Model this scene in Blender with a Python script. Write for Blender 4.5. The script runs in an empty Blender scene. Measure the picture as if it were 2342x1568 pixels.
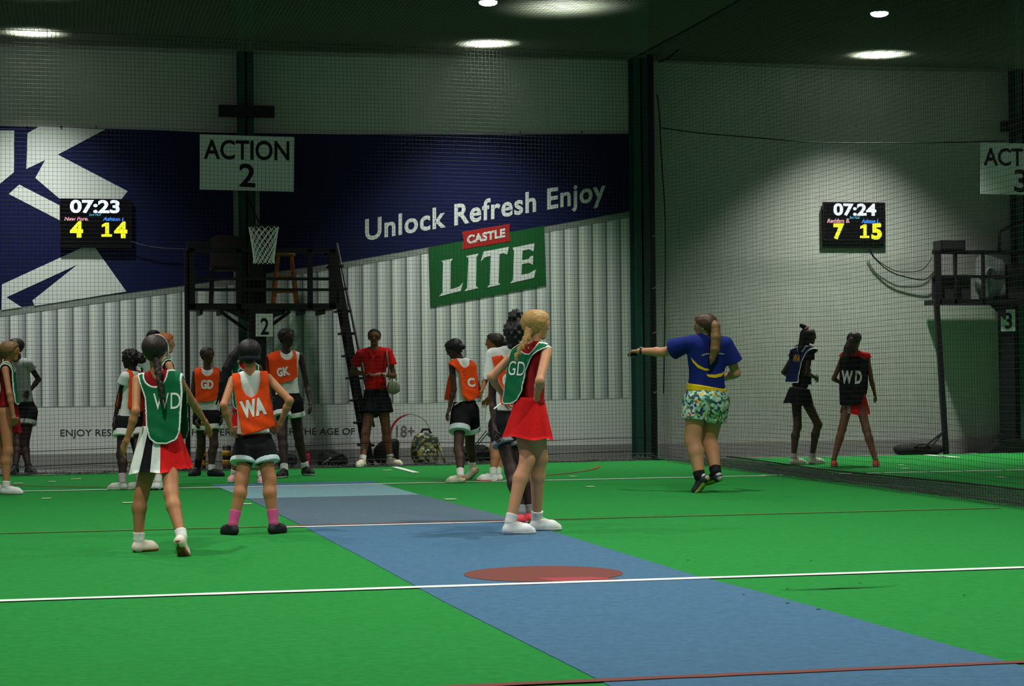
import bpy, bmesh, math, random
import numpy as np
from mathutils import Vector, Matrix
from mathutils.bvhtree import BVHTree
random.seed(7); np.random.seed(7)
SC = bpy.context.scene
COL = SC.collection

# ------------------------------------------------------------------ camera, world, exposure
IW, IH, FPX, CAMH = 2342, 1568, 4560.0, 1.134
_yaw, _pit, _roll = math.radians(12.5), math.atan(78/FPX), math.atan(0.0095)
def V3(*a): return np.array(a, float)
CF = V3(math.sin(_yaw)*math.cos(_pit), math.cos(_yaw)*math.cos(_pit), math.sin(_pit))
_R = V3(math.cos(_yaw), -math.sin(_yaw), 0); _U = np.cross(_R, CF)
CR = _R*math.cos(_roll)-_U*math.sin(_roll); CU = _R*math.sin(_roll)+_U*math.cos(_roll)
CC = V3(0, 0, CAMH)
cam = bpy.data.cameras.new('camera'); camo = bpy.data.objects.new('camera', cam); COL.objects.link(camo)
cam.sensor_width = 36.0; cam.lens = FPX/IW*36.0; cam.clip_end = 200; cam.clip_start = 0.1
camo.matrix_world = Matrix(((CR[0], CU[0], -CF[0], CC[0]), (CR[1], CU[1], -CF[1], CC[1]), (CR[2], CU[2], -CF[2], CC[2]), (0, 0, 0, 1)))
SC.camera = camo
SC.view_settings.view_transform = 'Standard'; SC.view_settings.look = 'None'
SC.view_settings.exposure = 0.3; SC.view_settings.gamma = 1.0; SC.view_settings.use_curve_mapping = False
wd = bpy.data.worlds.new('hall_dark'); SC.world = wd; wd.use_nodes = True
wd.node_tree.nodes['Background'].inputs[0].default_value = (0.95, 0.9, 1.0, 1)
wd.node_tree.nodes['Background'].inputs[1].default_value = 0.13
SC.cycles.max_bounces = 5; SC.cycles.diffuse_bounces = 3; SC.cycles.glossy_bounces = 2; SC.cycles.transparent_max_bounces = 8

# lamps: high bays hung over both long sides of every court, above the roof net
LAMP_W = 560.0
LAMPS = [(-0.42, 25.1, 1.75), (5.27, 25.0, 2.1), (10.6, 24.9, 3.4), (15.9, 24.9, 3.0),
         (5.62, 22.2, .55), (-0.45, 22.0, .45),
         (5.55, 18.2, 1.0), (-0.5, 18.2, .9), (11.2, 19.5, .25),
         (5.5, 14.2, 1.2), (-0.5, 14.2, 1.1), 
         (5.5, 10.2, 1.4), (-0.5, 10.2, 1.2),
         (5.5, 6.2, 1.1), (-0.5, 6.2, 1.0)]
LAMP_Z = 5.93
def spot(x, y, k):
    l = bpy.data.lights.new('lamp_light', 'SPOT'); o = bpy.data.objects.new('lamp_light', l); COL.objects.link(o)
    o.location = (x, y, LAMP_Z-0.03)
    l.energy = LAMP_W*k; l.color = (0.97, 1.0, 0.93); l.spot_size = math.radians(90 if y > 24 else 124); l.spot_blend = 0.85 if y > 24 else .9; l.shadow_soft_size = 0.13
for _x, _y, _k in LAMPS: spot(_x, _y, _k)

# ------------------------------------------------------------------ helpers
def ray(u, v): return CF+CR*(u-IW/2)/FPX-CU*(v-IH/2)/FPX
def fl(u, v, z=0.0):
    d = ray(u, v); return CC+d*((z-CAMH)/d[2])
def at(u, v, Y):
    d = ray(u, v); return CC+d*(Y/d[1])
def s2l(c): return tuple((x/255/12.92 if x/255 <= .04045 else ((x/255+.055)/1.055)**2.4) for x in c)
def nrm(a): return a/(np.linalg.norm(a)+1e-12)
_M = {}
def mat(name, rgb, rough=.75, metal=0.0, emit=0.0, noise=None, spec=.3):
    if name in _M: return _M[name]
    m = bpy.data.materials.new(name); m.use_nodes = True; _M[name] = m
    nt = m.node_tree; b = nt.nodes['Principled BSDF']; c = s2l(rgb)+(1,)
    b.inputs['Base Color'].default_value = c; b.inputs['Roughness'].default_value = rough
    b.inputs['Metallic'].default_value = metal; b.inputs['Specular IOR Level'].default_value = spec
    if emit:
        b.inputs['Emission Color'].default_value = c; b.inputs['Emission Strength'].default_value = emit
    if noise:
        sc, amt, bump = noise
        tc = nt.nodes.new('ShaderNodeTexCoord'); n = nt.nodes.new('ShaderNodeTexNoise'); n.inputs['Scale'].default_value = sc; n.inputs['Detail'].default_value = 4
        nt.links.new(tc.outputs['Object'], n.inputs['Vector'])
        r = nt.nodes.new('ShaderNodeMapRange'); r.inputs[1].default_value = .25; r.inputs[2].default_value = .75
        r.inputs[3].default_value = 1-amt; r.inputs[4].default_value = 1+amt
        nt.links.new(n.outputs['Fac'], r.inputs[0])
        mx = nt.nodes.new('ShaderNodeMix'); mx.data_type = 'RGBA'; mx.blend_type = 'MULTIPLY'; mx.inputs[0].default_value = 1
        mx.inputs[6].default_value = c; nt.links.new(r.outputs[0], mx.inputs[7]); nt.links.new(mx.outputs[2], b.inputs['Base Color'])
        if bump:
            bp = nt.nodes.new('ShaderNodeBump'); bp.inputs['Strength'].default_value = bump; bp.inputs['Distance'].default_value = .01
            nt.links.new(n.outputs['Fac'], bp.inputs['Height']); nt.links.new(bp.outputs[0], b.inputs['Normal'])
    return m
def tag(o, label=None, cat=None, group=None, kind=None):
    for k, v in (('label', label), ('category', cat), ('group', group), ('kind', kind)):
        if v: o[k] = v
    return o
def empty(name, loc=(0, 0, 0), **kw):
    o = bpy.data.objects.new(name, None); COL.objects.link(o); o.location = loc; return tag(o, **kw)
def link(name, me, parent=None, origin=None):
    """me is in world coordinates; the origin is moved to `origin` (or the parent's world origin)."""
    o = bpy.data.objects.new(name, me); COL.objects.link(o)
    if parent is not None:
        o.parent = parent
        w = parent_world(parent)
        if origin is None: origin = w
        me.transform(Matrix.Translation(-Vector(origin))); o.location = Vector(origin)-w
    else:
        if origin is not None:
            me.transform(Matrix.Translation(-Vector(origin))); o.location = Vector(origin)
    return o
def parent_world(p):
    w = Vector((0, 0, 0))
    while p is not None:
        w = w+Vector(p.location); p = p.parent
    return w
class MB:
    def __init__(s): s.v = []; s.f = []; s.m = []; s.n = 0; s.smooth = []
    def add(s, V, F, mi=0, sm=False):
        V = [tuple(map(float, p)) for p in V]
        s.v += V; s.f += [tuple(i+s.n for i in f) for f in F]; s.m += [mi]*len(F); s.smooth += [sm]*len(F); s.n += len(V); return s
    def box(s, lo, hi, mi=0, bev=0):
        x0, y0, z0 = lo; x1, y1, z1 = hi
        return s.add([(x0, y0, z0), (x1, y0, z0), (x1, y1, z0), (x0, y1, z0), (x0, y0, z1), (x1, y0, z1), (x1, y1, z1), (x0, y1, z1)],
                     [(0, 3, 2, 1), (4, 5, 6, 7), (0, 1, 5, 4), (1, 2, 6, 5), (2, 3, 7, 6), (3, 0, 4, 7)], mi)
    def bar(s, a, b, w, h=None, up=(0, 0, 1), mi=0):
        a = np.array(a, float); b = np.array(b, float); h = h or w; d = nrm(b-a); up = np.array(up, float)
        if abs(d@up) > .95: up = V3(0, 1, 0)
        x = nrm(np.cross(d, up)); y = np.cross(x, d)
        V = [p+x*i*w/2+y*j*h/2 for p in (a, b) for i, j in ((-1, -1), (1, -1), (1, 1), (-1, 1))]
        return s.add(V, [(0, 1, 2, 3)[::-1], (4, 5, 6, 7)[::-1][::-1], (0, 1, 5, 4), (1, 2, 6, 5), (2, 3, 7, 6), (3, 0, 4, 7)], mi)
    def tube(s, pts, r, n=8, mi=0, closed=False, cap=True):
        pts = [np.array(p, float) for p in pts]; N = len(pts); rr = r if hasattr(r, '__len__') else [r]*N
        V = []; px = None
        for i, p in enumerate(pts):
            if closed: d = nrm(pts[(i+1) % N]-pts[i-1])
            else: d = nrm(pts[min(i+1, N-1)]-pts[max(i-1, 0)])
            if px is None:
                u = V3(0, 0, 1) if abs(d[2]) < .9 else V3(0, 1, 0); x = nrm(np.cross(d, u))
            else: x = nrm(px-d*(px@d))
            px = x; y = np.cross(d, x)
            V += [p+(x*math.cos(2*math.pi*k/n)+y*math.sin(2*math.pi*k/n))*rr[i] for k in range(n)]
        F = []
        for i in range(N if closed else N-1):
            j = (i+1) % N
            F += [(i*n+k, i*n+(k+1) % n, j*n+(k+1) % n, j*n+k) for k in range(n)]
        if cap and not closed: F += [tuple(range(n))[::-1], tuple(range((N-1)*n, N*n))]
        return s.add(V, F, mi, n > 5)
    def lathe(s, c, prof, n=32, mi=0, ax=(0, 0, 1)):
        c = np.array(c, float); ax = nrm(np.array(ax, float)); x = nrm(np.cross(ax, V3(0.3, 1, .2))); y = np.cross(ax, x)
        V = [c+ax*z+(x*math.cos(2*math.pi*k/n)+y*math.sin(2*math.pi*k/n))*r for r, z in prof for k in range(n)]
        F = [(i*n+k, i*n+(k+1) % n, (i+1)*n+(k+1) % n, (i+1)*n+k) for i in range(len(prof)-1) for k in range(n)]
        F += [tuple(range(n))[::-1], tuple(range((len(prof)-1)*n, len(prof)*n))]
        return s.add(V, F, mi, True)
    def prism(s, poly, ext, mi=0):
        """poly: 3D points of a planar polygon; ext: extrusion vector"""
        n = len(poly); e = np.array(ext, float); P = [np.array(p, float) for p in poly]
        return s.add(P+[p+e for p in P], [tuple(range(n)), tuple(range(n, 2*n))[::-1]]+[(i, i+n, (i+1) % n+n, (i+1) % n) for i in range(n)], mi)
    def mesh(s, mats):
        me = bpy.data.meshes.new('m'); me.from_pydata(s.v, [], s.f)
        for m in (mats if isinstance(mats, (list, tuple)) else [mats]): me.materials.append(m)
        me.polygons.foreach_set('material_index', s.m); me.polygons.foreach_set('use_smooth', s.smooth)
        bm = bmesh.new(); bm.from_mesh(me); bmesh.ops.recalc_face_normals(bm, faces=bm.faces); bm.to_mesh(me); bm.free()
        me.update(); return me
    def build(s, name, mats, parent=None, origin=None): return link(name, s.mesh(mats), parent, origin)
def text2d(txt, bold=0.0, shear=0.0, spacing=1.0, sub=0.0):
    """letter mesh in the xy plane, cap height 1, x from 0"""
    c = bpy.data.curves.new('t', 'FONT'); c.body = txt; c.size = 1.0; c.offset = bold; c.shear = shear; c.space_character = spacing; c.resolution_u = 4
    o = bpy.data.objects.new('t', c); COL.objects.link(o)
    dg = bpy.context.evaluated_depsgraph_get(); me = bpy.data.meshes.new_from_object(o.evaluated_get(dg))
    bpy.data.objects.remove(o); bpy.data.curves.remove(c)
    if sub:
        bm = bmesh.new(); bm.from_mesh(me); bmesh.ops.triangulate(bm, faces=bm.faces)
        for _ in range(4):
            e = [x for x in bm.edges if x.calc_length() > sub]
            if not e: break
            bmesh.ops.subdivide_edges(bm, edges=e, cuts=1); bmesh.ops.triangulate(bm, faces=bm.faces)
        bm.to_mesh(me); bm.free()
    V = np.array([v.co[:] for v in me.vertices]); F = [tuple(p.vertices) for p in me.polygons]; bpy.data.meshes.remove(me)
    V[:, 0] -= V[:, 0].min(); return V[:, :2], F
_capH = None
def text_fit(txt, p0, px, py, bold=0.0, shear=0.0, spacing=1.0):
    """letters mapped so that x runs from p0 to p0+px and the cap height is py"""
    global _capH
    if _capH is None: _capH = text2d('H')[0][:, 1].max()
    V, F = text2d(txt, bold, shear, spacing); w = V[:, 0].max()
    p0, px, py = (np.array(a, float) for a in (p0, px, py))
    return [p0+px*(x/w)+py*(y/_capH) for x, y in V], F

# ------------------------------------------------------------------ the setting
YW = 26.4                                   # face of the back wall
NETX0, NETX1 = -3.0, 7.55
def net_y(X): return 24.55+(X+2.0)*0.105     # the back net hangs a little askew
turf = mat('turf_green', (33, 122, 52), .95, noise=(24, .14, .25), spec=.1)
concrete = mat('concrete', (105, 105, 102), .9, noise=(5, .15, .1))
fb = MB(); fb.add([(-8, -3, 0), (22, -3, 0), (22, 28, 0), (-8, 28, 0)], [(0, 1, 2, 3)])
floor = tag(fb.build('floor', concrete), 'grey concrete hall floor under the courts', 'floor', kind='structure')
tb = MB()
tb.prism([(-8, -3, 0), (7.5, -3, 0), (7.5, net_y(7.5)-.02, 0), (-3, net_y(-3)-.02, 0), (-8, net_y(-3)-.3, 0)], (0, 0, .012))
tb.prism([(7.5, -3, 0), (22, -3, 0), (22, 26.0, 0), (7.5, 25.5, 0)], (0, 0, .012))
tb.build('turf', turf, floor)
GZ = .012
blue = mat('pitch_blue', (66, 100, 126), .95, noise=(28, .14, .25), spec=.1)
lblue = mat('pitch_pale_blue', (108, 142, 146), .9, noise=(30, .1, .2), spec=.1)
pm = MB()
L = [(1.9, 5), (1.9, 7.1), (1.82, 9.87), (1.81, 10.7), (1.79, 12.1), (1.72, 15.4), (1.63, 18.6), (1.47, 21.6)]
Rr = [(3.2, 21.6), (3.25, 19.4), (3.31, 17.9), (3.41, 15.8), (3.41, 12.4), (3.41, 10.7), (3.47, 9.8), (3.5, 9), (3.54, 7.2), (3.56, 5)]
pm.prism([(x, y, GZ) for x, y in L+Rr], (0, 0, .003))
pm.build('pitch_strip', blue, floor)
pb = MB(); pb.prism([(1.723, 15.3, GZ+.003), (1.63, 18.6, GZ+.003), (1.62, 18.9, GZ+.003), (3.27, 18.9, GZ+.003), (3.31, 17.9, GZ+.003), (3.40, 15.8, GZ+.003), (3.41, 15.3, GZ+.003)], (0, 0, .0015)); pb.build('pitch_grey_section', mat('pitch_grey_blue', (78, 96, 108), .95, noise=(40, .16, .25), spec=.1), floor)  # greyer blue piece of the strip beyond the brown cross line
pb = MB(); pb.prism([(1.62, 18.9, GZ+.003), (1.5, 20.9, GZ+.003), (3.21, 20.9, GZ+.003), (3.27, 18.9, GZ+.003)], (0, 0, .002))
pb.build('pitch_end_patch', lblue, floor)
white_l = mat('line_white', (215, 220, 212), .8, noise=(9, .08, 0)); brown_l = mat('line_brown', (112, 60, 52), .85); olive_l = mat('line_olive', (96, 104, 52), .85)
ZL = GZ+.005
def court_line(poly, m, name='court_line'):
    b = MB(); b.prism([(x, y, ZL) for x, y in poly], (0, 0, .0015)); b.build(name, m, floor)
def rect(x0, y0, x1, y1): return [(x0, y0), (x1, y0), (x1, y1), (x0, y1)]
def wob(x0, x1, y, w):                       # taped line with slightly uneven edges
    n = 60; xs = np.linspace(x0, x1, n)
    return [(x, y-w/2+random.uniform(-.006, .006)) for x in xs]+[(x, y+w/2+random.uniform(-.006, .006)) for x in xs[::-1]]
court_line(wob(-3, 7.5, 10.54, .085), white_l)
court_line(wob(-3, 7.5, 20.98, .07), white_l); court_line(wob(7.5, 14, 21.05, .07), white_l)
court_line(rect(-3, 15.21, 1.7, 15.26), olive_l); court_line(rect(3.42, 15.21, 7.5, 15.26), olive_l); court_line(rect(1.7, 15.21, 3.42, 15.27), brown_l)
court_line(rect(1.45, 15.08, 3.42, 15.15), white_l)
court_line(wob(-1, 7.5, 7.11, .06), brown_l)
court_line(rect(3.95, 23.3, 4.03, 24.9), white_l)
cb = MB(); cb.prism([(2.62+.452*math.cos(a), 11.05+.452*math.sin(a), ZL-.001) for a in np.linspace(0, 2*math.pi, 64, endpoint=False)], (0, 0, .0015))
cb.build('centre_circle', mat('circle_brown', (106, 54, 46), .9, noise=(40, .1, .2)), floor)
court_line([(2.58, 10.6), (2.95, 10.62), (2.83, 10.78), (2.52, 10.8)], mat('patch_pink', (150, 56, 66), .9), 'floor_patch')
ang = np.linspace(math.radians(192), math.radians(348), 70)
arc = [(2.45+4.1*math.cos(a), 25.0+4.1*math.sin(a)) for a in ang]+[(2.45+4.05*math.cos(a), 25.0+4.05*math.sin(a)) for a in ang[::-1]]
b = MB(); n2 = len(ang)
b.add([(x, y, ZL+.0005) for x, y in arc[:n2]]+[(x, y, ZL+.0005) for x, y in arc[n2:][::-1]], [(i, i+1, i+1+n2, i+n2) for i in range(n2-1)])
b.build('goal_arc', mat('arc_red', (122, 66, 48), .9), floor)
for u, v, w in ((42, 1108, 20), (174, 1098, 22), (106, 1143, 20), (292, 1153, 22), (564, 1156, 22), (1030, 1145, 26), (1310, 1092, 16), (1350, 1116, 20), (886, 1078, 20), (1140, 1080, 16), (2062, 1066, 14), (2070, 1074, 18), (2290, 1094, 20), (120, 1104, 16)):
    p = fl(u, v); k = w/2/4560*p[1]
    court_line(rect(p[0]-k, p[1]-.07, p[0]+k, p[1]+.07), mat('dash_white', (160, 190, 150), .9), 'court_dash')
for u, v in ((2180, 1046), (2150, 1044)):
    p = fl(u, v); court_line(rect(p[0]-.12, p[1]-.3, p[0]-.02, p[1]+.3), white_l)
# small tears and scuffs in the turf
for u, v, w in ((1573, 1286, 8), (1854, 1287, 9), (1966, 1338, 8), (1800, 1386, 14), (1870, 1400, 16), (2204, 1367, 10), (1700, 1366, 5), (1800, 1352, 10)):
    p = fl(u, v); k = w/2/4560*p[1]
    court_line([(p[0]-k*.7, p[1]-.01), (p[0]+k*.7, p[1]-.015), (p[0]+k*.5, p[1]+.02)], mat('scuff', (32, 98, 48), 1), 'turf_scuff')
court_line([tuple(fl(1780, 1357)[:2]), tuple(fl(1920, 1352)[:2]), tuple(fl(2050, 1347)[:2]), tuple(fl(1920, 1350)[:2])], mat('scuff', (32, 98, 48), 1), 'turf_scuff')

wallp = mat('wall_paint', (178, 182, 172), .85, noise=(1.2, .06, 0)); dark = mat('roof_dark', (46, 50, 48), .9)
ZT = 5.47
wb = MB(); wb.box((-8, YW, 0), (22, YW+.25, ZT+.02)); wall = tag(wb.build('wall_back', wallp), 'pale painted back wall of the hall', 'wall', kind='structure')
wb = MB(); wb.box((-8, YW+.02, ZT+.02), (22, YW+.2, 9.2))
for i in range(60): x = -8+i*.5; wb.box((x, YW-.01, ZT+.05), (x+.06, YW+.03, 9.2))
tag(wb.build('wall_upper', dark), 'dark ribbed cladding above the pale back wall', 'wall', kind='structure')
cb = MB()
for i in range(120):
    x = -8+i*.25; cb.add([(x, -4, 9.0), (x+.2, -4, 9.0), (x+.2, 27, 9.0), (x, 27, 9.0), (x+.25, -4, 9.06), (x+.25, 27, 9.06)], [(0, 3, 2, 1), (1, 2, 5, 4)])
tag(cb.build('ceiling', dark), 'dark corrugated roof over the courts', 'ceiling', kind='structure')
pb = MB()
for y in (8, 12, 16, 20, 24): pb.box((-8, y, 8.6), (22, y+.12, 8.98))
tag(pb.build('trim_roof', dark), 'dark purlins under the roof', 'trim', kind='structure')
bb = MB(); bb.box((-8, YW-.03, 0), (22, YW, .2)); tag(bb.build('baseboard_back', mat('base_grey', (150, 152, 146), .9)), 'grey kerb along the back wall', 'baseboard', kind='structure')

# steel columns
grn = mat('steel_green', (26, 74, 62), .6, noise=(8, .1, 0)); blk = mat('steel_black', (20, 21, 22), .55); flange = mat('steel_flange', (112, 130, 112), .6)
def column(x, y, w, d, name, lab):
    r = empty(name, (x, y, 0), label=lab, cat='column', kind='structure')
    b = MB(); b.box((x-w/2, y-d/2, 0), (x+w/2, y-d/2+.02, 9)); b.box((x-w/2, y+d/2-.02, 0), (x+w/2, y+d/2, 9)); b.box((x-.012, y-d/2, 0), (x+.012, y+d/2, 9))
    b.build('column_profile', grn, r); return r
c2x = at(563, 400, 26.15)[0]
column(c2x, 26.2, .2, .24, 'column', 'green steel column behind the hoop of court two')
for s in (-1, 1):
    b = MB(); b.box((c2x+s*.135-.026, 26.04, 2.3), (c2x+s*.135+.026, 26.3, 4.2)); b.build('trim_column', flange)['kind'] = 'structure'
cmx = at(1472, 1000, 26.15)[0]
column(cmx, 26.22, .22, .26, 'column', 'dark green steel column between the two courts')
c3x = at(2336, 400, 26.15)[0]
column(c3x, 26.2, .2, .24, 'column', 'steel column behind the hoop of court three at right edge')
for x, lab in ((c2x, 'dark steel bracket across the column above the action two sign'), (c3x, 'dark steel bracket across the column above the action three sign')):
    z = at(565, 254, 26.0)[2]; b = MB(); b.box((x-.36, 25.98, z-.075), (x+.36, 26.07, z+.075)); b.box((x-.3, 25.95, z-.05), (x-.1, 25.98, z+.05)); b.box((x+.1, 25.95, z-.05), (x+.3, 25.98, z+.05))
    tag(b.build('column_bracket', blk, origin=(x, 26, z)), lab, 'bracket')
# black net pole beside the middle column
px = at(1497, 1045, 25.75)[0]
b = MB(); b.tube([(px, 25.75, 0), (px, 25.75, 9)], .045, 12); b.box((px-.09, 25.66, 0), (px+.09, 25.84, .015))
pole = tag(b.build('net_pole', blk, origin=(px, 25.75, 0)), 'black round net pole beside the middle green column', 'pole')
for z in (.9, 1.7, 2.3, 3.0):
    b = MB(); b.tube([(px-.02, 25.70, z), (px+.03, 25.69, z+.02)], .012, 6); b.build('clip', flange, pole)

# ------------------------------------------------------------------ nets (real strands)
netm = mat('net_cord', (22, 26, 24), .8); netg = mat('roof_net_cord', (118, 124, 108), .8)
def strands(lines, r, m, name, lab, cat='net'):
    """each line: (k,3) polyline -> 4 sided cord; all strands of one net are one woven sheet"""
    Vs = []; Fs = []; n = 0
    for P in lines:
        P = np.asarray(P, float); k = len(P); d = nrm(P[-1]-P[0]); u = V3(0, 0, 1) if abs(d[2]) < .8 else V3(0, 1, 0)
        x = nrm(np.cross(d, u)); y = np.cross(d, x)
        R4 = np.stack([x, y, -x, -y])*r
        Vs.append((P[:, None, :]+R4[None]).reshape(-1, 3))
        i = np.arange(k-1)[:, None]*4; c = np.arange(4)[None]; c2 = (c+1) % 4
        Fs.append((np.stack([i+c, i+c2, i+4+c2, i+4+c], -1).reshape(-1, 4))+n); n += 4*k
    me = fast_mesh(np.concatenate(Vs), np.concatenate(Fs), False); me.materials.append(m)
    return tag(link(name, me), lab, cat)
def fast_mesh(V, F, smooth=True):
    me = bpy.data.meshes.new('m'); me.vertices.add(len(V)); me.vertices.foreach_set('co', np.asarray(V, np.float32).ravel())
    me.loops.add(F.size); me.loops.foreach_set('vertex_index', F.astype(np.int32).ravel()); me.polygons.add(len(F))
    me.polygons.foreach_set('loop_start', np.arange(0, F.size, 4, dtype=np.int32))
    me.polygons.foreach_set('loop_total', np.full(len(F), 4, np.int32))
    me.update(calc_edges=True)
    me.polygons.foreach_set('use_smooth', np.full(len(F), smooth, bool)); me.validate(); return me
def wav(a, b, s): return .012*np.sin(a*1.7+s)+.008*np.sin(b*3.1+s*2)
ln = []
zz = np.linspace(0.02, ZT-.02, 12)
for X in np.arange(NETX0, NETX1, .05):
    ln.append(np.stack([X+wav(zz, X, 1)*.5, net_y(X)+wav(zz, X, 3)*1.5, zz], 1))
xx = np.linspace(NETX0, NETX1, 40)
for z in np.arange(.03, ZT, .05):
    ln.append(np.stack([xx, net_y(xx)+wav(z+0*xx, xx, 3)*1.5, z+wav(xx, z, 0)*.6], 1))
for z, rr in ((.30, 1), (.12, 1)):
    for q in range(3): ln.append(np.stack([xx, net_y(xx)-.003*q, z+.012*np.sin(xx*2)+.003*q], 1))
NR = .0015
strands(ln, NR, netm, 'back_net', 'black square mesh net hanging across the end of court two')
# gathered skirt of the back net lying on the floor
ln = []
for X in np.arange(NETX0, NETX1, .04):
    y0 = net_y(X); ln.append([(X+random.uniform(-.02, .02), y0-.02, random.uniform(.03, .09)), (X+random.uniform(-.02, .02), y0-.10, .04), (X+random.uniform(-.03, .03), y0-.05-random.uniform(0, .12), .02), (X, y0+.25, .018)])
for k, (dy, z) in enumerate(((-.05, .1), (-.10, .05), (-.12, .03), (-.05, .02), (.05, .02), (.15, .02))):
    ln.append(np.stack([xx, net_y(xx)+dy+.03*np.sin(xx*4+k), z+.01*np.sin(xx*7+k)], 1))
strands(ln, .003, mat('net_skirt_cord', (84, 86, 82), .9), 'net_skirt', 'gathered grey net skirt lying along the foot of the back net', 'net')
SX = 7.5
ln = []
zz = np.linspace(0.02, ZT-.02, 12); yy = np.linspace(9, 25.7, 44)
def sx(Y): return SX+.06*np.sin((Y-9)*.19)
for Y in np.arange(9, 25.7, .05): ln.append(np.stack([sx(Y)+wav(zz, Y, 2), Y+wav(zz, Y, 1)*.5, zz], 1))
for z in np.arange(.03, ZT, .05): ln.append(np.stack([sx(yy)+wav(z+0*yy, yy, 2), yy, z+wav(yy, z, 4)*.9], 1))
strands(ln, .0014, netm, 'side_net', 'black square mesh net dividing court two from court three')
ln = []
for Y in np.arange(9, 25.6, .10): ln.append([(sx(Y), Y, .12), (sx(Y)+.06+random.uniform(-.02, .03), Y, .04), (sx(Y)+.5, Y+.02, .02), (sx(Y)+1.05+.1*math.sin(Y*.8), Y, .018)])
for k in range(12): ln.append(np.stack([sx(yy)+.09*k+.02*np.sin(yy*2+k)+.1*np.sin(yy*.8)*k/12, yy, .024+.01*np.sin(yy*3+k)+max(0, .05-.05*k)], 1))
strands(ln, .0025, mat('net_flap_cord', (66, 78, 68), .9), 'net_flap', 'slack dark net flap lying on the turf beside the dividing net', 'net')
ln = [np.stack([sx(yy)+1.05+.1*np.sin(yy*.8)+.003*q, yy, .03+.004*q+0*yy], 1) for q in range(3)]
strands(ln, .006, netm, 'net_edge_rope', 'black edge rope of the slack net flap on the turf of court three', 'rope')
ln = []
zz = np.linspace(0.02, ZT-.02, 12); xx3 = np.linspace(7.6, 14, 24)
for X in np.arange(7.6, 14, .05): ln.append(np.stack([X+wav(zz, X, 1)*.5, 25.65+wav(zz, X, 3), zz], 1))
for z in np.arange(.03, ZT, .05): ln.append(np.stack([xx3, 25.65+wav(z+0*xx3, xx3, 3), z+wav(xx3, z, 0)*.6], 1))
strands(ln, .0010, netm, 'back_net', 'black square mesh net hanging across the end of court three')
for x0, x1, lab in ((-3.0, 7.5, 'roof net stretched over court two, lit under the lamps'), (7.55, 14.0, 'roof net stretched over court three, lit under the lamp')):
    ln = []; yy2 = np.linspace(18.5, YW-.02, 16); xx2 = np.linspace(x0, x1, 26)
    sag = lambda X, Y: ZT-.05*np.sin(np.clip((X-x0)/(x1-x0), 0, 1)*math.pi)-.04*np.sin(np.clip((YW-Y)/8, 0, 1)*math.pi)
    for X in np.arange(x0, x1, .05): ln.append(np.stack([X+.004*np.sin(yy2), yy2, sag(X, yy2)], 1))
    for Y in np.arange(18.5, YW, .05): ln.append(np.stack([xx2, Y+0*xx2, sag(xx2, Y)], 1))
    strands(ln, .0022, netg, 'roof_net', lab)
def rope(name, pts, r, m, lab, cat='rope'):
    P = [np.array(p, float) for p in pts]; out = []
    n = len(P)
    for i in range(n-1):
        p0, p1, p2, p3 = P[max(i-1, 0)], P[i], P[i+1], P[min(i+2, n-1)]
        for t in np.linspace(0, 1, 7)[:-1]:
            out.append(.5*((2*p1)+(-p0+p2)*t+(2*p0-5*p1+4*p2-p3)*t*t+(-p0+3*p1-3*p2+p3)*t**3))
    out.append(P[-1]); b = MB(); b.tube(out, r, 8); return tag(b.build(name, m, origin=tuple(P[0])), lab, cat)
rope('rope', [at(u, v, 25.6) for u, v in ((1512, 292), (1600, 304), (1720, 314), (1860, 325), (2000, 327), (2150, 326), (2300, 322))], .008, netm, 'dark rope sagging across the upper net of court three')
rope('rope', [at(u, v, 25.2) for u, v in ((1506, 142), (1530, 132), (1560, 108), (1600, 98), (1650, 84), (1700, 72), (1760, 48), (1800, 22), (1840, 10), (1880, -4))], .011, netm, 'dark rope rising into the roof from the middle column')
rope('rope', [at(u, v, 25.6) for u, v in ((1502, 215), (1507, 250), (1514, 380), (1520, 470), (1522, 600), (1518, 900))], .009, netm, 'black lacing rope hanging down beside the middle column')

# ------------------------------------------------------------------ advertising banner on the wall
YB = YW-.03
def zm(x0, y0, s): return lambda X, Y: (x0+X/s, y0+Y/s)
ZA = zm(0, 260, 3.4087); ZB = zm(800, 270, 3.4088)
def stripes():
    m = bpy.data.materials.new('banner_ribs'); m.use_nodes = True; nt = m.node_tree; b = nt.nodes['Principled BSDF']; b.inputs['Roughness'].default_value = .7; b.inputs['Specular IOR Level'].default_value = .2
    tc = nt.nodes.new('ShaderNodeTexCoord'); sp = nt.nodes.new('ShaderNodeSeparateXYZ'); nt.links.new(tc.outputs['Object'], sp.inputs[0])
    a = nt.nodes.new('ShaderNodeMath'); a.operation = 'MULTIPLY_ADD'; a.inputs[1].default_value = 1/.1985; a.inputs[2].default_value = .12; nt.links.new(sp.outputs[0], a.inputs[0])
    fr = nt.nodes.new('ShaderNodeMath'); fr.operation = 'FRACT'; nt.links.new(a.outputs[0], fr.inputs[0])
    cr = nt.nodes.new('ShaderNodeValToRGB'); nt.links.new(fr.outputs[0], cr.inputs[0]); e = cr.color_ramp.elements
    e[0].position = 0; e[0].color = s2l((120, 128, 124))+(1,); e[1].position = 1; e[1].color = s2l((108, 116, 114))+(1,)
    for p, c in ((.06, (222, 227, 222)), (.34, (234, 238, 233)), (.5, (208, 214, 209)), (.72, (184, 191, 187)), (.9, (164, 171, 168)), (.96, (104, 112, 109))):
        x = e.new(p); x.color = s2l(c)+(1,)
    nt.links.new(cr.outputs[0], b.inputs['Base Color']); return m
ban_white = mat('banner_white', (222, 227, 222), .7, spec=.2); ban_blue = mat('banner_blue', (10, 19, 68), .65, spec=.2); ban_grey = mat('banner_grey', (140, 147, 140), .7)
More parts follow.
